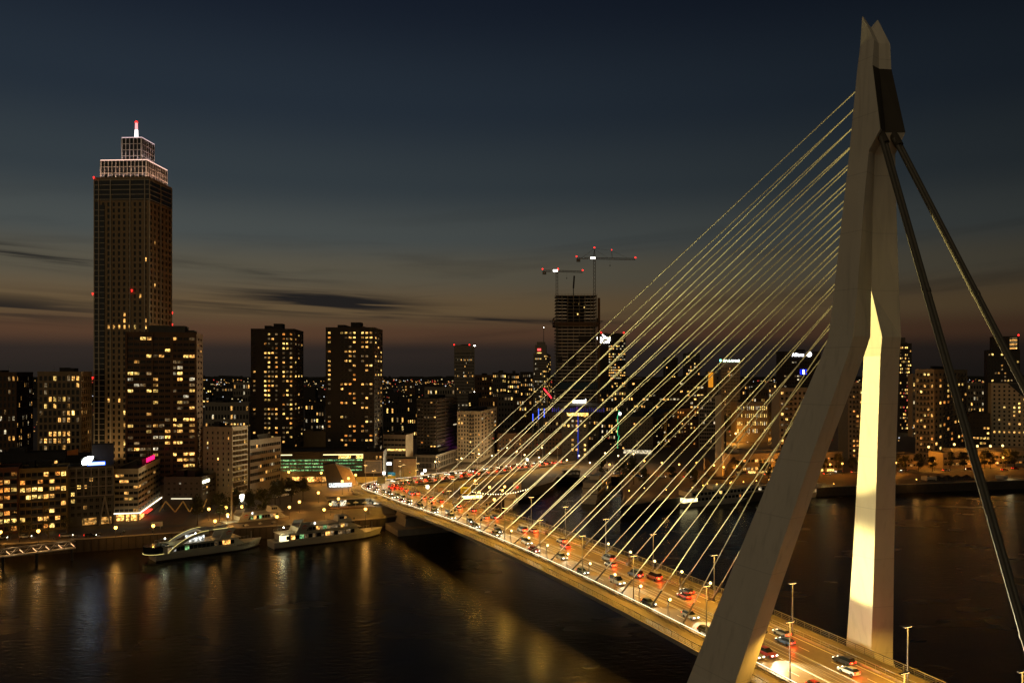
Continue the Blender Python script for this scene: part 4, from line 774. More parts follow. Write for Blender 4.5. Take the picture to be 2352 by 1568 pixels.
def keep(o,rt):
    o.parent=rt; o.matrix_parent_inverse=(Matrix.Translation(rt.location)@Matrix.Rotation(rt.rotation_euler.z,4,'Z')).inverted()
# ---------------------------------------------------------------- bridge lamps
SOD=(1.0,.46,.09); WARM=(1.0,.72,.30)
def bridge_pole(h=11.5):
    rt=empty('street_lamp'); m=MB(); m.tube((0,0,0),(0,0,h),.16,.09,8); m.obj('pole',M_POLE,rt)
    m=MB(); m.box(-.2,.2,-1.1,1.1,h-.02,h+.14); m.obj('lamp_head',M_STEEL,rt)
    m=MB(); m.box(-.15,.15,-.95,.95,h-.06,h-.024); m.obj('diffuser',glow('downlight_face',(1,.62,.2),14),rt)
    m=MB(); m.tube((0,0,0),(0,0,.8),.26,.24,8); m.obj('base_sleeve',M_STEEL,rt)
    l=lamp('lamp_light','SPOT',(0,0,h-.15),36000,(1.0,.52,.065),rt,.5,(0,0,-5),R(150),.7); return rt
bp=bridge_pole(); first=True
POLES=[(-1,-51),(-1,-25.5),(-1,-.6),(-1,27.8),(-1,53),(-1,78.6),(-1,104.3),(-1,130),(-1,156),(-1,182),(-1,208),(-1,234),(1,-58),(1,-36),(1,-6.3),(1,20.5),(1,46.8),(1,71.8),(1,97.3),(1,122.9),(1,149),(1,175),(1,201),(1,226),(1,252),(-1,262),(1,285),(-1,292),(1,318),(-1,322),(1,350),(-1,352),(-1,385),(1,385),(1,405),(-1,410),(1,428),(-1,434),(1,450),(-1,458),(1,300),(1,335),(1,368)]  # extra poles beyond the bend are added to brighten the dim road
cnt={-1:0,1:0}
for sg,l in sorted(POLES,key=lambda q:q[1]):
    cnt[sg]+=1
    o=bp if first else copy_tree(bp); first=False
    p,d=path(l,sg*9.6); o.location=(p.x,p.y,deckz(l)); o.rotation_euler=(0,0,math.atan2(d.y,d.x))
    tag(o,'tall lamp pole on the %s side of the bridge, %s from the right'%('near' if sg<0 else 'far',nth(cnt[sg])),'street lamp','lamp poles along the bridge')
# ---- bent flood posts
def flood(sg,l,on,label,aim=None,energy=None):
    p,d=path(l,sg*(8.9)); rt=empty('floodlight_post',(p.x,p.y,deckz(l)),math.atan2(d.y,d.x),label,'floodlight','floodlight posts on the bridge')
    m=MB(); m.tube((0,-.2,0),(.5,-.15,2.2),.09,.08,6); m.tube((.5,-.15,2.2),(0,0,4.0),.08,.07,6); m.tube((0,.2,0),(.5,.15,2.2),.07,.06,6); m.tube((.5,.15,2.2),(0,0,4.0),.06,.06,6); m.obj('bent_post',M_STEEL,rt)
    m=MB(); m.tube((.25,0,4.0),(-.35,0,4.35),.34,.42,10); m.obj('lamp_housing',M_BLACK,rt)
    m=MB()
    if on: m.ball((-.4,0,4.45),.36); m.obj('lamp_face',M_FLOOD,rt,smooth=True)
    else: m.tube((-.36,0,4.36),(-.40,0,4.38),.38,.38,10); m.obj('lamp_face',M_GLASS,rt)
    return rt
FL=[(-1,100.9),(-1,88),(-1,75.4),(-1,62.8),(-1,50.4),(-1,37.8),(-1,26),(-1,14),(1,69.6),(1,57.5),(1,45.5),(1,33.2),(1,21.5)]
OFFP=[(-1,113.5),(-1,126),(-1,139),(-1,152),(-1,178),(-1,191),(1,84),(1,97),(1,110),(1,123),(1,136),(1,149),(1,162),(1,175),(1,188)]
c={-1:0,1:0}
for sg,l in sorted(FL,key=lambda q:q[1]):
    c[sg]+=1
    rt=flood(sg,l,True,'%s lit floodlight post from the pylon on the %s side of the bridge'%(nth(c[sg]),'near' if sg<0 else 'far'))
    keep(lamp('floodlight_beam','SPOT',W3(l-1.0,TCn+sg*8.9,deckz(l)+4.6),330000 if l>60 else 200000,(1,.86,.36),None,.3,W3(l-34,TCn+sg*6,deckz(l)+80),R(52),.9),rt)
    g=lamp('floodlight_glow','POINT',(-.4,0,4.3),420,WARM,rt,.3)
c={-1:0,1:0}
for sg,l in sorted(OFFP,key=lambda q:q[1]):
    c[sg]+=1; rt=flood(sg,l,False,'%s hooded floodlight post beyond the glowing ones on the %s side'%(nth(c[sg]),'near' if sg<0 else 'far')); keep(lamp('floodlight_beam','SPOT',W3(l-1.0,TCn+sg*8.9,deckz(l)+4.8),330000,(1,.86,.36),None,.3,W3(l-60,TCn+sg*6,deckz(l)+75),R(44),.9),rt)
# one lit post far along the bridge with a white-violet beam
rt=flood(-1,165.8,True,'white violet floodlight post far along the near side of the bridge')
keep(lamp('floodlight_beam','SPOT',W3(164.8,1.6,deckz(165)+4.6),60000,(.9,.8,1),None,.3,W3(60,4,60),R(14),.8),rt)
# floods on the far pylon leg's inner face; third lamp added as fill
for k,(s,t,zt,en,an) in enumerate(((-13.5,3.0,31,230000,40),(-11.5,7.5,72,1500000,32),(-9,9,50,50000,95))):
    p=W3(s,t,deckz(s)); rt=empty('floodlight_post',p,math.atan2(S2.y,S2.x),('first','second','third')[k]+' floodlight post at the foot of the near pylon leg','floodlight','floodlight posts on the bridge')
    m=MB(); m.tube((0,-.2,0),(.5,-.15,2.2),.09,.08,6); m.tube((.5,-.15,2.2),(0,0,4.0),.08,.07,6); m.obj('bent_post',M_STEEL,rt); m=MB(); m.tube((0,.25,4.0),(0,-.35,4.35),.34,.42,10); m.obj('lamp_housing',M_BLACK,rt)
    zz=zt; tt=TCn+21.0*(1-(zz-9)/66)+1.5; ss=-16-(zz-9)/66*18-2
    keep(lamp('floodlight_beam','SPOT',p+Vector((0,0,5)),en,(1.0,.82,.31),None,.5,W3(ss,tt,zz),R(an),1.0),rt)
# ---------------------------------------------------------------- lanterns
def lantern(h,name='street_lantern',en=2200,col=SOD,r=.62,mat=None):
    rt=empty(name); m=MB(); m.tube((0,0,0),(0,0,h-.3),.09,.06,6); m.tube((0,0,0),(0,0,.7),.15,.13,6); m.obj('post',M_BLACK,rt)
    m=MB(); m.ball((0,0,h),r,0,8,6,1.1); m.obj('lamp_globe',mat or M_SODIUM,rt,smooth=True)
    m=MB(); m.tube((0,0,h+r*.9),(0,0,h+r*1.2),r*.8,.1,8); m.obj('lamp_cap',M_BLACK,rt)
    lamp('lamp_light','POINT',(0,0,h-r-.25),en,col,rt,.25); return rt
def scatter(proto,pts,labf,cat,group,z=5.0):
    for i,(u,v,hh) in enumerate(sorted(pts)):
        o=proto if i==0 else copy_tree(proto); p=G(u,v,z+hh); o.location=(p.x,p.y,z); tag(o,labf(i+1),cat,group)
c3=lambda x,y:((600+x*.38265)/1.7415,(1650+y*.38265)/1.7415)
c5=lambda x,y:(x*.2976/1.7415,(1780+y*.2976)/1.7415)
PL=[c3(*q)+(5,) for q in ((680,1130),(812,1065),(615,1005),(795,990),(960,980),(1327,1085),(1457,985),(1562,930),(1760,835),(1820,1012),(1887,955),(1970,897),(2253,1005))]
scatter(lantern(5.0),PL,lambda i:'%s glowing lantern from the left on the plaza behind the tour boats'%nth(i),'street lamp','plaza lanterns')
QL=[c5(*q)+(5,) for q in ((5,1165),(515,1150),(1555,1105),(2060,1080))]
scatter(lantern(5.0,en=2400),QL,lambda i:'%s glowing lantern from the left along the quay before the flats'%nth(i),'street lamp','quay lanterns')
SL=[c3(*q)+(7,) for q in ((382,840),(1450,620),(1790,628),(1943,605),(2075,685),(2150,650),(2010,715))]
scatter(lantern(7.0,en=6500),SL,lambda i:'%s tall street lantern from the left along the garage street'%nth(i),'street lamp','garage street lanterns')
c33=lambda x,y:((1400+x*.6378)/1.7415,(1800+y*.6378)/1.7415)
HL=[c33(*q)+(6,) for q in ((785,190),(875,230),(970,228),(955,250),(810,263),(905,308))]
scatter(lantern(6.0,en=3000),HL,lambda i:'%s glowing lantern from the left on the low harbour quay'%nth(i),'street lamp','harbour quay lanterns')
# along the boulevard on the right
BV=[(u,v,7) for u,v in ((1600,1062),(1640,1068),(1662,1072),(1693,1070),(1717,1062),(1760,1060),(1790,1064),(1822,1068),(1850,1062),(1888,1054),(1907,1066),(1935,1064),(2058,1062),(2086,1052),(2108,1046),(2146,1056),(2200,1046),(2240,1050),(2270,1046),(2304,1050),(2338,1044),(1560,1066),(1520,1062),(1480,1058),(1440,1064),(1400,1066))]
scatter(lantern(7.0,en=6500,r=.5,col=(1,.34,.03)),BV,lambda i:'%s sodium street lantern from the left along the far boulevard'%nth(i),'street lamp','boulevard lanterns')
QR=[(1445,1128,3),(1480,1122,3),(1530,1126,3),(1590,1120,3),(1625,1112,3),(1680,1108,3),(1730,1106,3),(1795,1104,3),(1915,1108,4),(2105,1100,3.5)]
scatter(lantern(3.4,en=900,r=.25),QR,lambda i:'%s small promenade lantern from the left on the far quay edge'%nth(i),'street lamp','promenade lanterns')
ML=[(1060,1052,8),(1100,1042,8),(1130,1046,8),(1165,1028,8),(1187,1036,8),(1205,1044,8),(1238,1050,8),(1262,1040,8),(1302,1056,8),(1330,1046,8),(1390,1040,8),(1420,1046,8),(1455,1042,8),(1000,1060,8),(1245,1028,8),(1355,1062,8)]
scatter(lantern(8.0,en=7000,r=.5,mat=glow('pale_lamp_globe',(1,.7,.3),6),col=(1,.7,.35)),ML,lambda i:'%s pale street lantern from the left around the junction beyond the curve'%nth(i),'street lamp','junction lanterns')
RG=[(1740,963,9),(1752,972,9),(1716,985,9),(1700,972,9),(1764,985,9),(1775,975,9),(1690,995,9),(1640,1000,9),(1600,995,9),(1575,1002,9),(1730,990,9)]
scatter(lantern(9.0,en=30000,r=.85,mat=glow('busy_lamp_globe',(1,.55,.13),7),col=(1,.42,.06)),RG,lambda i:'%s bright lantern from the left on the avenue deep in the city'%nth(i),'street lamp','avenue lanterns')
GB=[(1826,1033,0),(1846,1030,0),(1864,1032,0),(2192,1020,0),(2245,1024,0),(2275,1024,0),(2303,1023,0),(2133,1026,0)]
for i,(u,v,_) in enumerate(sorted(GB)):
    p=at(u,556); rt=empty('globe_lamp',(p.x,p.y,5),0,'%s globe lamp from the left above the low waterfront roofs'%nth(i+1),'street lamp','roofline globe lamps'); z=zat(v,556)-5; m=MB(); m.tube((0,0,0),(0,0,z),.12,.08,6); m.obj('post',M_STEEL,rt); m=MB(); m.ball((0,0,z),.75); m.obj('lamp_globe',glow('globe_yellow',(1,.65,.2),4),rt,smooth=True)
    lamp('lamp_light','POINT',(0,-1.2,z),4500,(1,.38,.04),rt,.4)
# lit square lamp boards over the approach
for i,(u,v,dd) in enumerate(((882,1086,470),(976,1080,520),(970,1088,520),(982,1118,445),(1211,1055,585))):
    p=at(u,dd); z=zat(v,dd); rt=empty('light_mast',(p.x,p.y,5),0,('square white floodlight on a mast, %s from the left, above the approach'%nth(i+1)),'floodlight','approach flood masts')
    m=MB(); m.tube((0,0,0),(0,0,z-5),.13,.09,6); m.obj('mast',M_POLE,rt); m=MB(); m.box(-.8,.8,-.25,.1,z-5.8,z-4.2); m.obj('flood_panel',glow('flood_panel_white',(1,.97,.85),5),rt); lamp('lamp_light','SPOT',(0,-.6,z-5),5200,(1,.9,.65),rt,.5,(0,-8,-3),R(150),.6)
# ---------------------------------------------------------------- traffic
M_TYRE=surf('tyre_rubber',(.015,.015,.015),.9,.1,3,0); M_HEAD=glow('headlight_lens',(1,.93,.72),22); M_TAIL=glow('taillight_lens',(1,.03,.01),7); M_CGL=glassmat('car_glass',(.01,.012,.014),.08)
def carpaint(n,c):
    m,nt,b=newmat(n); b.inputs['Base Color'].default_value=(*c,1); b.inputs['Roughness'].default_value=.3; b.inputs['Metallic'].default_value=.35; b.inputs['Coat Weight'].default_value=.6; return m
def car(col,kind,spot):
    rt=empty('car'); 
    L,Wc=(4.3,1.76) if kind=='hatch' else ((4.6,1.85) if kind=='suv' else (5.2,1.95)); hb=.95 if kind!='van' else 1.25; ht=1.46 if kind=='hatch' else (1.68 if kind=='suv' else 2.15)
    prof={'hatch':[(-2.1,.35),(-2.12,.85),(-1.95,.98),(.75,.95),(1.9,.78),(2.12,.6),(2.12,.32)],'suv':[(-2.25,.38),(-2.28,1.0),(-2.15,1.08),(.85,1.05),(2.05,.92),(2.28,.7),(2.28,.36)],'van':[(-2.6,.38),(-2.6,1.2),(-2.58,1.25),(1.5,1.2),(2.35,.95),(2.58,.7),(2.58,.36)]}[kind]
    h=Wc/2; m=MB(); n=len(prof)
    rings=[[(x,-h+.12,z) for x,z in prof],[(x,-h,z*.96+.02) for x,z in prof],[(x,h,z*.96+.02) for x,z in prof],[(x,h-.12,z) for x,z in prof]]
    m.loft(rings); m.obj('body',col,rt)
    gp={'hatch':[(-1.95,.97),(-1.55,1.42),(.0,1.44),(.85,.95)],'suv':[(-2.15,1.06),(-1.85,1.62),(.1,1.64),(.95,1.05)],'van':[(-2.56,1.23),(-2.5,2.1),(.7,2.12),(1.6,1.2)]}[kind]
    g=MB(); a=h-.1; b=h-.28; g.add([(x,-(a if i in(0,3) else b),z) for i,(x,z) in enumerate(gp)]+[(x,(a if i in(0,3) else b),z) for i,(x,z) in enumerate(gp)],((0,1,2,3),(7,6,5,4),(0,4,5,1),(1,5,6,2),(2,6,7,3)),0)
    g.obj('glasshouse',M_CGL,rt); rf=MB(); (x1,z1),(x2,z2)=gp[1],gp[2]; rf.box(x1+.05,x2-.05,-b+.03,b-.03,min(z1,z2)-.02,max(z1,z2)+.035); rf.obj('roof',col,rt)
    wl=MB(); wl.tube((0,-.1,0),(0,.1,0),.31,.31,10); wm=wl.mesh('wheel',M_TYRE)
    for x in (-L*.3,L*.3):
        for s in (-1,1): link('wheel',wm,rt,(x,s*(h-.08),.31))
    hd=MB(); hd.box(0,.06,-.2,.2,-.09,.09); hm=hd.mesh('headlight',M_HEAD); tm=MB().box(-.06,0,-.17,.17,-.13,.13).mesh('taillight',M_TAIL)
    for s in (-1,1): link('headlight',hm,rt,(prof[-2][0]-.01,s*(h-.32),prof[-2][1]+.03)); link('taillight',tm,rt,(prof[1][0]+.01,s*(h-.26),prof[1][1]-.08))
    if spot:
        lamp('headlight_beam','SPOT',(prof[-2][0]+.15,0,.75),42000,(1,.86,.52),rt,.15,(prof[-2][0]+6.5,0,-.2),R(110),.8)
    elif spot is False: lamp('brake_glow','POINT',(prof[1][0]-.35,0,.7),420,(1,.07,.015),rt,.2)
    return rt
PAINT=[carpaint('paint_silver',(.35,.35,.35)),carpaint('paint_black',(.02,.02,.022)),carpaint('paint_white',(.6,.6,.58)),carpaint('paint_blue',(.03,.06,.15)),carpaint('paint_red',(.25,.02,.02)),carpaint('paint_grey',(.12,.12,.12))]
KN=['silver','black','white','dark blue','dark red','grey']
protos={}
def putcar(p,d,z,ci,kind,spot,label,group):
    k=(ci,kind,spot); o=copy_tree(protos[k]) if k in protos else car(PAINT[ci],kind,spot)
    protos.setdefault(k,o); o.location=(p.x,p.y,z); o.rotation_euler=(0,0,math.atan2(d.y,d.x)); tag(o,label,'car',group)
rt_=random.Random(4); seq={'n':0,'f':0}
lanes=[]
for o in (-7.4,-4.3):
    l=-70+rt_.uniform(0,8)
    while l<462: lanes.append((l,o,'n')); l+=rt_.uniform(8.5,16) if l>200 else rt_.uniform(14,34)
for o in (4.3,7.4):
    l=-60+rt_.uniform(0,10)
    while l<465: lanes.append((l,o,'f')); l+=rt_.uniform(6.4,8.5) if l>248 else rt_.uniform(12,34)
for l,o,w in sorted(lanes):
    seq[w]+=1; p,d=path(l,o); dd=-d if w=='n' else d
    ci=rt_.randrange(6); kind=rt_.choice(('hatch','hatch','suv','suv','van'))
    lab=('%s %s in the near lanes of the bridge, counted from the right'%(nth(seq[w])+' oncoming',{'hatch':'car','suv':'tall car','van':'van'}[kind])) if w=='n' else ('%s %s with red tail lights, counted from the right, far lanes'%(nth(seq[w]),{'hatch':'car','suv':'tall car','van':'van'}[kind]))
    putcar(p,dd,deckz(l),ci,kind,w=='n',lab,'oncoming bridge traffic' if w=='n' else 'outbound bridge traffic')
n=0
for i in range(len(BO)-2):
    a=BO[i+1];b=BO[i+2]; d=(b-a).normalized(); nn=Vector((-d.y,d.x)); L=(b-a).length; s=rt_.uniform(2,9)
    while s<L-4:
        o=rt_.choice((-6.5,-2.2,2.2,6.5)); p=a+d*s+nn*o; n+=1
        putcar(p,d if o<0 else -d,5.02,rt_.randrange(6),rt_.choice(('hatch','suv')),None,'%s car from the left on the orange-lit far boulevard'%nth(n),'boulevard traffic'); s+=rt_.uniform(11,24)
for i,(u,v,ci,hd) in enumerate(((58,1235,2,0),(152,1233,0,0),(207,1232,1,0),(2,1238,5,0))):
    p=G(u,v,5); putcar(p.xy,qd if not hd else -qd,5.02,ci,'hatch' if i!=1 else 'suv',None,'parked %s car on the quay road before the flats'%KN[ci],'cars on the quay road')
# coach on the plaza
def coach(u,v,lab,mat,ang):
    p=G(u,v,5); rt=empty('coach',(p.x,p.y,5.0),ang,lab,'coach'); m=MB(); m.box(-6,6,-1.25,1.25,.4,3.4); m.obj('body',mat,rt)
    for s in (-1,1):
        for k in range(6): q=MB(); q.box(-5.4+1.85*k,-3.75+1.85*k,min(s*1.25,s*1.29),max(s*1.25,s*1.29),1.5,2.7); q.obj('side_window',M_CGL,rt)
    q=MB(); q.box(6,6.04,-1.1,1.1,1.3,3.0); q.obj('windscreen',M_CGL,rt)
    for x in (-3.6,4): 
        for s in (-1,1): q=MB(); q.tube((x,s*1.05,.45),(x,s*1.3,.45),.48,.48,10); q.obj('wheel',M_TYRE,rt)
coach(734,1106,'pale coach parked by the slanted pavilion on the plaza',PAINT[2],R(-12)); coach(648,1140,'white coach parked under the plaza trees',PAINT[2],R(60)); coach(680,1118,'dark coach parked beyond the plaza trees',PAINT[1],R(-10))
# ---------------------------------------------------------------- trees
M_LEAF=surf('autumn_leaves',(.055,.05,.014),.75,.5,.5,0); M_BARK=surf('bark',(.06,.042,.026),.9,.3,2,.4)
def treemesh(seed,h,w,n,conic):
    r=random.Random(seed); tk=MB(); cr=MB(); th=h*.32
    tk.tube((0,0,0),(0,0,th),.2,.15,7); tips=[]
    tk.tube((0,0,th),(r.uniform(-.3,.3),r.uniform(-.3,.3),h*.85),.15,.04,6)
    for k in range(13):
        a=r.uniform(0,6.28); z=th*.85+(h*.6)*r.random(); q=1-(z-th)/(h-th)*.65 if conic else math.sin(min(1,max(.12,(z-th*.6)/(h*.75)))*math.pi)**.6
        e=w*q*r.uniform(.5,.95); t=(math.cos(a)*e,math.sin(a)*e,z+e*.45); tk.tube((0,0,z*.92),t,.07,.02,4); tips.append(t)
        for _ in range(2): tips.append((t[0]*.6+r.uniform(-.5,.5),t[1]*.6+r.uniform(-.5,.5),t[2]+r.uniform(-.6,.9)))
    for k in range(6): tips.append((r.uniform(-.6,.6),r.uniform(-.6,.6),h*r.uniform(.75,.98)))
    for t in tips:
        rad=r.uniform(.55,1.15)
        for _ in range(n//len(tips)):
            v=Vector((r.gauss(0,1),r.gauss(0,1),r.gauss(0,.8)))*rad*.55; c=Vector(t)+v; s=r.uniform(.14,.3); a=Vector((r.uniform(-1,1),r.uniform(-1,1),r.uniform(-.6,.6))).normalized(); b=a.orthogonal().normalized()
            cr.quad(c-a*s,c-b*s*.7,c+a*s,c+b*s*.7)
    return tk.mesh('trunk',M_BARK),cr.mesh('crown',M_LEAF)
TV=[treemesh(1,9.5,2.6,1500,True),treemesh(2,8.5,3.0,1500,False),treemesh(3,7.5,2.4,340,False),treemesh(4,8.0,3.4,1700,False)]
TS=[]
def trees(pts,var,lab,grp,z=5.0):
    for i,(u,v,s) in enumerate(sorted(pts)):
        t=var[i%len(var)]; p=G(u,v,z); rt=empty('tree',(p.x,p.y,z),rng.uniform(0,6),lab(i+1),'tree',grp); rt.scale=(s,s,s*rng.uniform(.92,1.08)); link('trunk',TV[t][0],rt); link('crown',TV[t][1],rt)
PT=[c3(*q) for q in ((495,1175),(725,1140),(890,1110),(1035,1110),(1185,1080),(1310,1010),(1480,930),(1600,920),(1360,960))]
trees([(u,v,1.35) for u,v in PT],(0,1,0),lambda i:'%s leafy tree from the left on the plaza behind the tour boats'%nth(i),'plaza trees')
trees([c5(x,y)+(1.0,) for x,y in ((125,1275),(395,1270),(650,1250),(905,1235),(252,1280))],(2,),lambda i:'%s sparse pollarded tree from the left on the quay before the flats'%nth(i),'quay trees')
trees([(2080,1084,1.2),(2110,1083,1.3),(2142,1082,1.25),(2182,1080,1.3),(2215,1080,1.4),(2262,1076,1.3),(2275,1076,1.35),(2310,1073,1.35),(2330,1073,1.4),(2062,1083,1.2),(1895,1085,1.2),(1925,1084,1.3),(1960,1083,1.2)],(3,1),lambda i:'%s dark round tree from the left along the far boulevard'%nth(i),'boulevard trees')
trees([(1430,1118,1.9),(1455,1112,1.7),(1478,1120,1.3),(1585,1108,1.0),(1600,1120,1.2),(1765,1100,1.1),(1750,1098,1.0),(1700,1092,1.1),(1385,1100,1.5),(1545,1104,1.1)],(1,3,0),lambda i:'%s tree from the left on the far promenade by the harbour mouth'%nth(i),'promenade trees')
trees([(1660,1000,2.6),(1685,1004,2.6),(1710,1008,2.4),(1630,1010,2.2),(1200,1020,2.2),(1225,1026,2.0),(1265,1018,2.2),(1960,1015,2.4),(1975,1030,2.0),(2010,1035,2.0)],(3,1),lambda i:'%s big dark tree from the left among the inner-city streets'%nth(i),'inner-city trees')
# ---------------------------------------------------------------- boats
M_HULL=surf('white_boat_paint',(.4,.37,.3),.45,.12,.4,0); M_BOOT=surf('boot_stripe',(.05,.03,.025),.5,.2,1,0); M_DECKW=surf('boat_deck',(.22,.19,.15),.7,.2,1,0); M_YST=glow('yellow_rope_light',(1,.8,.25),1.3); M_SWOOSH=surf('red_emblem_paint',(.5,.04,.02),.5,.1,1,0)
def hull(m,L,B,h,bow,stern=0.9,mi=0,n=14,zb=-.6,flare=1.0):
    rings=[]
    for i in range(n+1):
        x=L*i/n; f=x/L
        w=B/2*(min(1,stern+f*2.0*(1-stern)) if f<.5 else 1)*(1 if f<bow else max(.02,1-((f-bow)/(1-bow))**1.8))
        sh=h*(1+.28*max(0,(f-.7)/.3)**2); o=(flare-1)*max(0,(f-.8)/.2)
        rings.append([(x*(1-.0)-(.04*L*max(0,(f-.8)/.2)),-w*.86,zb),(x,-w,sh),(x,w,sh),(x-(.04*L*max(0,(f-.8)/.2)),w*.86,zb)])
    m.loft(rings,mi); return m
def rowwin(rt,x0,x1,n,y,z,h,mats,rnd,lit=.4,gap=.12,pal=None):
    w=(x1-x0)/n
    for s in (-1,1):
        for i in range(n):
            mat=(rnd.choice(pal or M_LIT) if rnd.random()<lit else M_GLASS)
            q=MB(); q.box(0,w-gap,-.03,.03,0,h); link('window',WCACHE.setdefault(('bw',round(w,2),round(h,2),mat.name),q.mesh('window',mat)),rt,(x0+w*i,s*y,z))
def rail(m,x0,x1,y,z,h=1.0,st=1.6):
    for s in (-1,1):
        m.box(x0,x1,s*y-.03,s*y+.03,z+h-.06,z+h); m.box(x0,x1,s*y-.02,s*y+.02,z+h*.5,z+h*.5+.03)
        x=x0
        while x<=x1: m.box(x-.03,x+.03,s*y-.025,s*y+.025,z,z+h-.06); x+=st
def tourboat(a,b,name,label,arc):
    d=(b-a).xy; L=d.length; rz=math.atan2(d.y,d.x); rt=empty(name,(a.x,a.y,0),rz,label,'boat'); rnd=random.Random(int(L*10)); B=10.0
    m=MB(); hull(m,L,B,2.5,.72); m.obj('hull',M_HULL,rt)
    m=MB(); hull(m,L*.985,B+.06,.35,.72,zb=-.5); m.obj('boot_stripe',M_BOOT,rt,(.1,0,.05))
    m=MB(); m.box(L*.03,L*.84,-B*.43,B*.43,2.45,2.6); m.obj('main_deck',M_DECKW,rt)
    m=MB(); m.loft([[(L*.06,-B*.42,2.55),(L*.80,-B*.40,2.55),(L*.80,B*.40,2.55),(L*.06,B*.42,2.55)],[(L*.06,-B*.42,5.2),(L*.72,-B*.38,5.2),(L*.72,B*.38,5.2),(L*.06,B*.42,5.2)]]); m.obj('lower_saloon',M_HULL,rt)
    rowwin(rt,L*.10,L*.70,16,B*.421,3.1,1.5,None,rnd,.55,.15,[M_LIT[4],M_LIT[4],M_LITG,M_LIT[0],M_LITW,M_LIT[4]])
    m=MB(); m.box(L*.05,L*.76,-B*.44,B*.44,5.2,5.35); m.obj('upper_deck',M_HULL,rt)
    if arc:
        m=MB(); m.tube((L*.03,0,2.5),(L*.03,0,5.4),B*.44,B*.44,20); m.obj('stern_rotunda',M_GLASS,rt)
        m=MB(); m.tube((L*.03,0,2.65),(L*.03,0,2.75),B*.455,B*.455,20); m.obj('rope_light',M_YST,rt)
        for s in (-1,1):
            m=MB(); y=M_YST; w_=MB(); pts=[]
            for i in range(15): f=i/14; pts.append((L*(.10+.36*f),s*B*.45,2.7+6.6*math.sin(f*math.pi/2)**.8))
            for p,q in zip(pts,pts[1:]): m.tube(p,q,.07,.07,5,caps=False); w_.quad((p[0],p[1]-s*.1,p[2]-1.3),(q[0],q[1]-s*.1,q[2]-1.3),(q[0],q[1]-s*.1,q[2]-.1),(p[0],p[1]-s*.1,p[2]-.1))
            m.obj('rope_light',M_YST,rt); w_.obj('arched_fin',M_HULL,rt)
        m=MB(); m.box(L*.40,L*.64,-B*.4,B*.4,9.0,9.25); m.obj('canopy',M_HULL,rt); m=MB(); m.box(L*.50,L*.64,-B*.4-.1,-B*.4,9.26,9.4); m.obj('rope_light',M_YST,rt)
        bar=MB(); bar.box(L*.3,L*.44,-B*.2,B*.2,5.4,7.4); bar.obj('bar_counter',M_LITW,rt)
        fx=.56
    else:
        m=MB(); m.loft([[(L*.2,-B*.4,5.4),(L*.74,-B*.36,5.4),(L*.74,B*.36,5.4),(L*.2,B*.4,5.4)],[(L*.2,-B*.4,7.7),(L*.66,-B*.34,7.7),(L*.66,B*.34,7.7),(L*.2,B*.4,7.7)]]); m.obj('upper_saloon',M_HULL,rt)
        rowwin(rt,L*.23,L*.64,13,B*.401,5.9,1.3,None,rnd,.55,.15,[M_LIT[4],M_LITG,M_LIT[4],M_LIT[0]])
        m=MB(); m.box(L*.18,L*.70,-B*.42,B*.42,7.7,7.85); m.obj('sun_deck',M_HULL,rt)
        m=MB(); m.loft([[(L*.56,-2.4,7.85),(L*.70,-2,7.85),(L*.70,2,7.85),(L*.56,2.4,7.85)],[(L*.57,-2.1,10.2),(L*.65,-1.7,10.2),(L*.65,1.7,10.2),(L*.57,2.1,10.2)]]); m.obj('wheelhouse',M_HULL,rt); rowwin(rt,L*.58,L*.645,3,2.15,8.8,.9,None,rnd,.2)
        m=MB(); m.box(L*.05,L*.12,-B*.42,-B*.30,2.7,4.9); m.obj('lit_stern_bar',glow('stern_bar_glow',(1,.9,.5),1.8),rt)
        lamp('deck_light','POINT',(L*.07,-B*.3,6),900,(1,.85,.4),rt,.3)
        fx=.18
    for s in (-1,1):
        m=MB(); y=s*B*.41
        x0=L*fx; m.loft([[(x0,y-.15,5.35),(x0+4,y-.15,5.35),(x0+4,y+.15,5.35),(x0,y+.15,5.35)],[(x0+2.2,y-.15,9.2),(x0+6.4,y-.15,9.2),(x0+6.4,y+.15,9.2),(x0+2.2,y+.15,9.2)]]); fn=m.obj('funnel_wing',M_HULL,rt)
        if s<0:
            e=MB(); e.loft([[(x0+2.2,y-.2,7.5),(x0+3.6,y-.2,8.3),(x0+5,y-.2,7.7),(x0+3.6,y-.2,7.8)],[(x0+2.2,y-.16,7.5),(x0+3.6,y-.16,8.3),(x0+5,y-.16,7.7),(x0+3.6,y-.16,7.8)]]); e.obj('swoosh_emblem',M_SWOOSH,fn); text('lettering','Spido',M_SWOOSH,fn,(x0+3.5,y-.2,6.8),.9,ext=.01)
    if arc: text('ship_name','MARCO POLO',M_BOOT,rt,(L*.80,-B*.485,1.75),1.1,ext=.01,rz=R(4))
    m=MB(); rail(m,L*.05,L*.72,B*.43,5.35); rail(m,L*.74,L*.9,B*.25,3.0); m.obj('railing',M_POLE,rt)
    m=MB(); m.tube((L*.9,0,2.8),(L*.9,0,6.2),.12,.06,6); m.tube((L*.62,0,8),(L*.62,0,13),.1,.05,6); m.obj('mast',M_POLE,rt)
    lamp('deck_light','POINT',(L*.1,0,7.5),350,(.95,1,.6),rt,.3); lamp('deck_light','POINT',(L*.36,-2,8.2),350,(1,.95,.7),rt,.3)
    q=MB(); q.ball((L*.1,-1,7.6),.3); q.ball((L*.36,-2,8.3),.3); q.obj('deck_lamp',M_WHITEL,rt)
    return rt
tourboat(G(350,1286,0),G(600,1251,0),'tour_boat','tour boat with curved yellow rope light and round glazed stern',True)
tourboat(G(622,1257,0),G(878,1226,0),'tour_boat','double-deck white tour boat moored nearest the bridge pier',False)
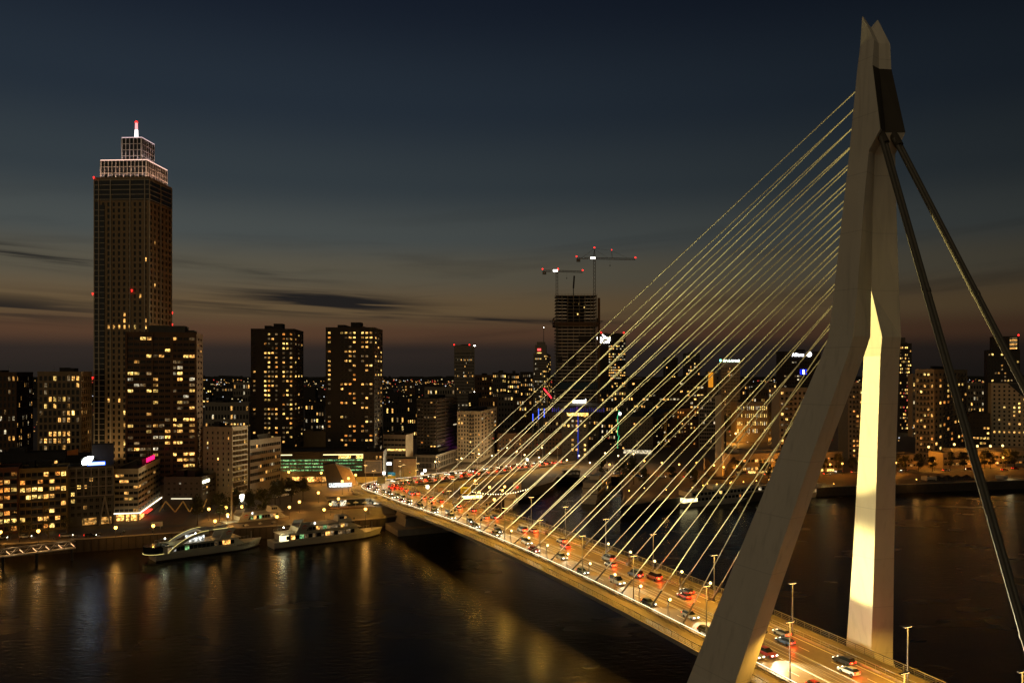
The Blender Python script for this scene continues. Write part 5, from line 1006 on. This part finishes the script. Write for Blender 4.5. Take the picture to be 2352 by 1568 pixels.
tourboat(G(500,1229,0),G(700,1204,0),'tour_boat','third tour boat half hidden between the others and the quay',False)
# landing stage with white tents
p0=G(600,1238,0); p1=G(720,1222,0); d=(p1-p0).xy; rt=empty('landing_stage',(p0.x,p0.y,0),math.atan2(d.y,d.x),'floating landing stage with pale tent roofs between the tour boats','pontoon')
m=MB(); m.box(-12,d.length,4,12,-.5,1.1); m.obj('pontoon',M_HULL,rt)
for i in range(4): m=MB(); x=-9+6*i; m.loft([[(x-2.6,5,3.6),(x+2.6,5,3.6),(x+2.6,11,3.6),(x-2.6,11,3.6)],[(x-.1,7.9,5.6),(x+.1,7.9,5.6),(x+.1,8.1,5.6),(x-.1,8.1,5.6)]]); m.tube((x-2.5,5.1,1),(x-2.5,5.1,3.6),.06,.06,5); m.tube((x+2.5,5.1,1),(x+2.5,5.1,3.6),.06,.06,5); m.obj('tent_roof',M_HULL,rt)
m=MB(); m.box(6,12,4.2,4.4,1.1,2.4); m.obj('sign_board',M_HULL,rt)
lamp('stage_light','POINT',(2,8,3.2),500,(1,.9,.6),rt,.3)
# gangway truss at far left
a=at(-70,284); b=at(172,305); d=(b-a).xy; L=d.length; rt=empty('gangway_truss',(a.x,a.y,3.3),math.atan2(d.y,d.x),'white steel truss gangway over the water at the left edge','gangway')
M_TRUSS=surf('white_truss_paint',(.6,.5,.36),.5,.1,1,0)
m=MB(); m.box(0,L,-1.2,1.2,1.0,1.35); m.obj('walkway',M_TRUSS,rt)
for x_ in (L*.3,L*.62,L*.97): m=MB(); m.tube((x_,0,-6),(x_,0,1.0),.45,.45,8); m.obj('support_pile',M_BLACK,rt)
n=8
for s in (-1.2,1.2):
    m=MB(); m.tube((0,s,3.7),(L,s,3.7),.1,.1,5); m.tube((0,s,2.4),(L,s,2.4),.06,.06,5)
    for i in range(n):
        x=L*i/n; m.tube((x,s,1.3),(x+L/n*.55,s,3.7),.1,.1,5); m.tube((x+L/n*.55,s,3.7),(x+L/n,s,1.3),.1,.1,5)
    m.obj('truss',M_TRUSS,rt)
for i in range(n): m=MB(); x=L*(i+.75)/n; m.tube((x-.6,-1.32,3.1),(x+.5,-1.32,1.9),.09,.09,5); m.obj('tube_light',glow('gangway_tube_light',(1,.55,.25),2.5),rt); 
for i in range(4): lamp('gangway_light','POINT',(L*(.15+.24*i),0,3.3),90,(1,.7,.4),rt,.2)
for i,(u,v) in enumerate(((173,1262),(228,1256),(285,1250),(345,1244))):
    p=G(u,v,0); rt=empty('mooring_pile',(p.x,p.y,-3),0,'dark mooring pile, %s from the left, against the quay wall'%nth(i+1),'pile','mooring piles'); m=MB(); m.tube((0,0,0),(0,0,8.4),.55,.5,9); m.obj('shaft',M_BLACK,rt); m=MB(); m.tube((0,0,8.4),(0,0,8.7),.62,.5,9); m.obj('cap',M_STEEL,rt)
# river cruiser, yacht, harbour ship, barge, tug
def cruiser(a,b,decks,label,lit,B=11,name='river_cruiser',bowl=.9):
    d=(b-a).xy; L=d.length; rt=empty(name,(a.x,a.y,0),math.atan2(d.y,d.x),label,'ship'); rnd=random.Random(int(L)); m=MB(); hull(m,L,B,2.2,bowl); m.obj('hull',M_HULL,rt)
    z=2.2
    for k in range(decks):
        x0,x1=L*(.04+.03*k),L*(.9-.03*k); m=MB(); m.box(x0,x1,-B*.45,B*.45,z,z+2.6); m.obj('deckhouse',M_HULL,rt); rowwin(rt,x0+1,x1-1,int((x1-x0)/2.6),B*.452,z+.7,1.4,None,rnd,lit,.7); z+=2.62
        m=MB(); m.box(x0-.4,x1+.4,-B*.48,B*.48,z-.02,z+.1); m.obj('deck',M_DECKW,rt); z+=.1
    m=MB(); rail(m,L*.08,L*.85,B*.46,z); m.obj('railing',M_POLE,rt); m=MB(); m.box(L*.3,L*.42,-2.5,2.5,z,z+2.2); m.obj('wheelhouse',M_HULL,rt)
    return rt,L,z
rt,L,z=cruiser(G(1556,1163,0),G(1790,1140,0),2,'long white river cruise ship moored on the far bank behind the stays',.12)
m=MB(); m.box(.2,1.6,-4.8,4.8,2.6,4.6); m.box(1.6,9,-5.06,-4.98,2.7,4.5); m.obj('lit_lounge',glow('lounge_glow',(1,.85,.4),2.4),rt); 
for i in range(6): lamp('deck_light','POINT',(L*(.2+.13*i),-3,z+2.6),260,(1,.8,.35),rt,.2); q=MB(); q.ball((L*(.2+.13*i),-3,z+2.8),.28); q.obj('deck_lamp',M_SODIUM,rt)
rt,L,z=cruiser(G(1352,1157,0),G(1392,1120,0),3,'white harbour ship seen stern-on in the harbour mouth',.15,9,'harbour_ship',.8); lamp('deck_light','POINT',(L*.1,3,z+3),700,(1,.75,.3),rt,.2); q=MB(); q.ball((L*.1,3,z+3.2),.35); q.obj('deck_lamp',M_SODIUM,rt)
rt,L,z=cruiser(G(1850,1142,0),G(1916,1131,0),1,'bright motor yacht moored beside the near pylon leg',.9,6,'motor_yacht',.55); lamp('deck_light','POINT',(L*.5,-2,z+2.4),1500,(1,.8,.3),rt,.2)
rt,L,z=cruiser(G(2066,1124,0),G(2250,1117,0),1,'long dark barge with low tent covers moored at right',.02,8,'barge',.92)
for i in range(5): m=MB(); x=L*(.3+.12*i); m.loft([[(x,-3.5,z),(x+L*.11,-3.5,z),(x+L*.11,3.5,z),(x,3.5,z)],[(x+L*.05,-.2,z+2.6),(x+L*.06,-.2,z+2.6),(x+L*.06,.2,z+2.6),(x+L*.05,.2,z+2.6)]]); m.obj('tent_cover',W_DARK,rt)
rt,L,z=cruiser(G(2270,1122,0),G(2352,1112,0),1,'small patrol boat with deck lights at the right edge',.3,6,'patrol_boat',.6); lamp('deck_light','POINT',(L*.5,-2,z+2.5),600,(1,.8,.4),rt,.2)
rt,L,z=cruiser(G(1168,1170,0),G(1186,1152,0),1,'small orange tug lying at the harbour quay',.6,5,'tug',.6); lamp('deck_light','POINT',(L*.4,-2,z+3),900,(1,.5,.15),rt,.2)
# harbour-side terrace with light strings
p=G(1090,1148,5); rt=empty('terrace_bar',(p.x,p.y,5),R(20),'small quayside bar with brightly lit front under the bridge','kiosk'); m=MB(); m.box(-7,7,0,5,0,3); m.obj('wall',W_BROWN,rt); m=MB(); m.box(-6.6,4,-.2,-.02,.8,2.4); m.obj('lit_front',glow('bar_front_glow',(1,.78,.3),3.5),rt); m=MB(); m.box(-7.5,7.5,-.8,5.5,3.0,3.25); m.obj('roof',W_ROOF,rt)
p=G(1150,1148,5); rt=empty('light_string',(p.x,p.y,5),R(20),'sagging string of small lamps along the harbour quay','light string')
pts=[(-16+32*i/24,0,3+2.2*((i-12)/12)**2) for i in range(25)]
m=MB(); [m.tube(a,b,.03,.03,4) for a,b in zip(pts,pts[1:])]; m.tube((-16,0,0),(-16,0,5.3),.08,.06,5); m.tube((16,0,0),(16,0,5.3),.08,.06,5); m.obj('wire',M_BLACK,rt)
for q in pts[1:-1]: b=MB(); b.ball((0,0,0),.2,0,6,4); link('bulb',WCACHE.setdefault('bulb',b.mesh('bulb',glow('bulb_glow',(1,.8,.45),8))),rt,q)
# bascule house, harbour road rail
p=G(1312,1092,5); rt=empty('bridge_house',(p.x,p.y,5),R(5),'small flat-roofed bridge keeper house by the harbour crossing','kiosk'); m=MB(); m.box(-5,5,-3,3,0,3.4); m.obj('wall',W_DARK,rt); m=MB(); m.box(-6,6,-4,4,3.4,3.9); m.obj('roof',W_GREY,rt); m=MB(); [m.box(-4.6+2.4*i,-2.8+2.4*i,-3.1,-3.01,1,2.6) for i in range(4)]; m.obj('window_band',M_LIT[4],rt)
# ---------------------------------------------------------------- plaza buildings and signs
p=G(745,1118,5); rt=empty('slanted_pavilion',(p.x,p.y,5),R(12),'dark leaning wedge pavilion on the plaza left of the approach','pavilion')
m=MB(); m.loft([[(2,-4,0),(12,-4,0),(12,5,0),(2,5,0)],[(-1,-4,13),(6,-4,13.5),(6,5,13.5),(-1,5,13)]]); m.obj('wedge',W_DARK,rt); m=MB(); m.box(2.5,15,-5,-4.1,.5,2.6); m.obj('lit_glass_band',M_LITW,rt)
m=MB(); m.loft([[(12,-4,0),(19,-4,0),(19,5,0),(12,5,0)],[(6.1,-3.9,13),(14,-3.9,10),(14,4.9,10),(6.1,4.9,13)]]); m.obj('brick_wing',W_TAN,rt)
p=G(820,1162,5); rt=empty('terrace_pavilion',(p.x,p.y,5),R(18),'low glazed restaurant pavilion with terrace under the bridge approach','pavilion'); m=MB(); m.box(-14,16,0,8,3.4,4.0); m.obj('roof',W_GREY,rt); m=MB(); m.box(-13,15,.5,7.5,.0,3.39); m.obj('glass_wall',W_GLASS,rt); 
for i in range(7): m=MB(); m.box(-12+4*i,-9+4*i,.3,.45,.5,3.1); m.obj('window',M_LIT[3] if i in(0,1,4,5,6) else M_GLASS,rt)
m=MB(); m.box(-16,8,-7,-.5,.0,.5); m.obj('terrace_deck',W_BROWN,rt); lamp('terrace_light','POINT',(6,-3,3),900,(1,.85,.5),rt,.3)
for i,(x,y) in enumerate(((-13,-5),(-9,-3),(-5,-5),(-1,-3),(3,-5))): m=MB(); m.tube((x,y,.5),(x,y,2.3),.05,.05,5); m.tube((x,y,2.2),(x,y,2.9),1.4,.05,8); m.obj('parasol',M_HULL,rt)
p=G(880,1175,5); rt=empty('quay_steps',(p.x,p.y,5),math.atan2(T2.y,T2.x),'broad pale steps rising beside the bridge pier','steps')
for i in range(8): m=MB(); m.box(-7,4,i*.8-6,i*.8-5.2,0,.2+.28*i); m.obj('step',W_GREY,rt)
p=G(532,1196,5); rt=empty('ship_mast',(p.x,p.y,5),0,'tall brown ship mast with crossbar standing on the plaza edge','mast'); m=MB(); m.tube((0,0,0),(0,0,15),.5,.4,8); m.obj('pole',W_TAN,rt); m=MB(); m.tube((-2.2,0,11),(2.2,0,11),.15,.15,6); m.obj('crossbar',W_TAN,rt)
# curved tram rails on the plaza
def arc_rail(cx,cy,r): return [(cx+r*math.cos(R(a)),cy+r*math.sin(R(a))) for a in range(-100,60,8)]
q=G(575,1172,5)
for i,r in enumerate((9,10.4,12.4,13.8)): path2(arc_rail(q.x-8,q.y+3,r),-.08,.08,5.03,M_RAIL,'tram_rail')
# signs over the carriageway
def gantry(l,o,w,h,zb_,face,label,arm=0,name='road_sign'):
    p,d=path(l,o); rt=empty(name,(p.x,p.y,deckz(l)),math.atan2(-d.x,d.y) if False else 0,label,'road sign'); m=MB(); m.tube((arm,0,0),(arm,0,zb_+h),.13,.11,6)
    if arm: m.tube((arm,0,zb_+h*.7),(0,0,zb_+h*.7),.1,.1,6)
    m.obj('post',M_POLE,rt); m=MB(); m.box(-w/2,w/2,-.12,-.02,zb_,zb_+h); b=m.obj('panel',face,rt); return rt,b
M_YS=surf('yellow_sign_face',(.85,.6,.03),.5,.05,1,0); M_BS=surf('blue_sign_face',(.03,.25,.5),.5,.05,1,0); M_KS=surf('dark_sign_back',(.03,.03,.03),.6,.1,1,0)
rt,b=gantry(192,12,4.6,3.0,5.6,M_YS,'yellow direction sign on a cantilever arm over the far lanes',6); lamp('sign_light','POINT',(0,-2.2,9.4),160,(1,.85,.4),rt,.2)
m=MB()
for z in (6.3,6.9,7.5): m.box(-1.7,1.2,-.16,-.125,z,z+.28)
m.obj('legend',M_KS,rt)
rt,b=gantry(283,5,4.2,2.0,6.5,M_BS,'blue and yellow lane sign above the curve of the approach'); m=MB(); m.box(-2.1,2.1,-.13,-.03,5.0,6.45); m.obj('lower_panel',M_YS,rt); lamp('sign_light','POINT',(0,-2,8.6),120,(1,.9,.6),rt,.2)
gantry(268,-4,4.0,3.4,4.2,M_KS,'dark back of a lane sign at the bend of the approach'); rt,b=gantry(214,9,3.4,1.6,4.6,W_CREAM,'small pale sign on a crossarm beside the far lanes',2.4)
for i,(l,o) in enumerate(((198,-1.2),(245,-.5),(306,1.0),(216,10.4),(330,-9.8))):
    p,d=path(l,o); rt=empty('traffic_signal',(p.x,p.y,deckz(l)),0,'%s slim traffic signal from the right along the approach'%nth(i+1),'signal','approach signals'); m=MB(); m.tube((0,0,0),(0,0,4.2),.07,.06,6); m.obj('post',M_BLACK,rt); m=MB(); m.box(-.22,.22,-.2,.1,3.2,4.3); m.obj('housing',M_BLACK,rt); m=MB(); m.ball((0,-.22,4.05),.16,0,6,4); m.obj('red_lens',M_RED,rt)
p=G(1188,1150,5); rt=empty('shipping_signal',(p.x,p.y,5),0,'white board with a red shipping light at the harbour quay','signal'); m=MB(); m.tube((0,0,0),(0,0,7),.12,.1,6); m.obj('post',M_POLE,rt); m=MB(); m.box(-2,2,-.1,.1,5.5,9.5); m.obj('board',W_WHITE,rt); m=MB(); m.ball((0,-.3,7),.45); m.obj('red_lamp',M_RED,rt)
# quay signs, bollards, bins along the left quay
p=G(414,1208,5); 
p=G(360,1217,5); rt=empty('boat_sign',(p.x,p.y,5),R(20),'white tour boat sign board on two legs on the quay','sign'); m=MB(); m.box(-2.2,2.2,-.1,.1,1.6,3.4); m.obj('board',M_HULL,rt); m=MB(); m.box(-1.4,-1.2,-.08,.08,0,1.6); m.box(1.2,1.4,-.08,.08,0,1.6); m.obj('legs',M_POLE,rt); text('lettering','Spido',M_SWOOSH,rt,(0,-.13,1.9),1.0,ext=.01)
for i in range(13):
    q=QN+qd*(-6+11.5*i)+qn*1.6; rt=empty('bollard',(q.x,q.y,5.2),0,'%s iron mooring bollard from the left along the near quay edge'%nth(i+1),'bollard','quay bollards'); m=MB(); m.tube((0,0,0),(0,0,.55),.28,.22,9); m.tube((0,0,.55),(0,0,.8),.36,.3,9); m.obj('post',M_BLACK,rt)
# people strolling: figures are too small to read here and the long exposure shows none
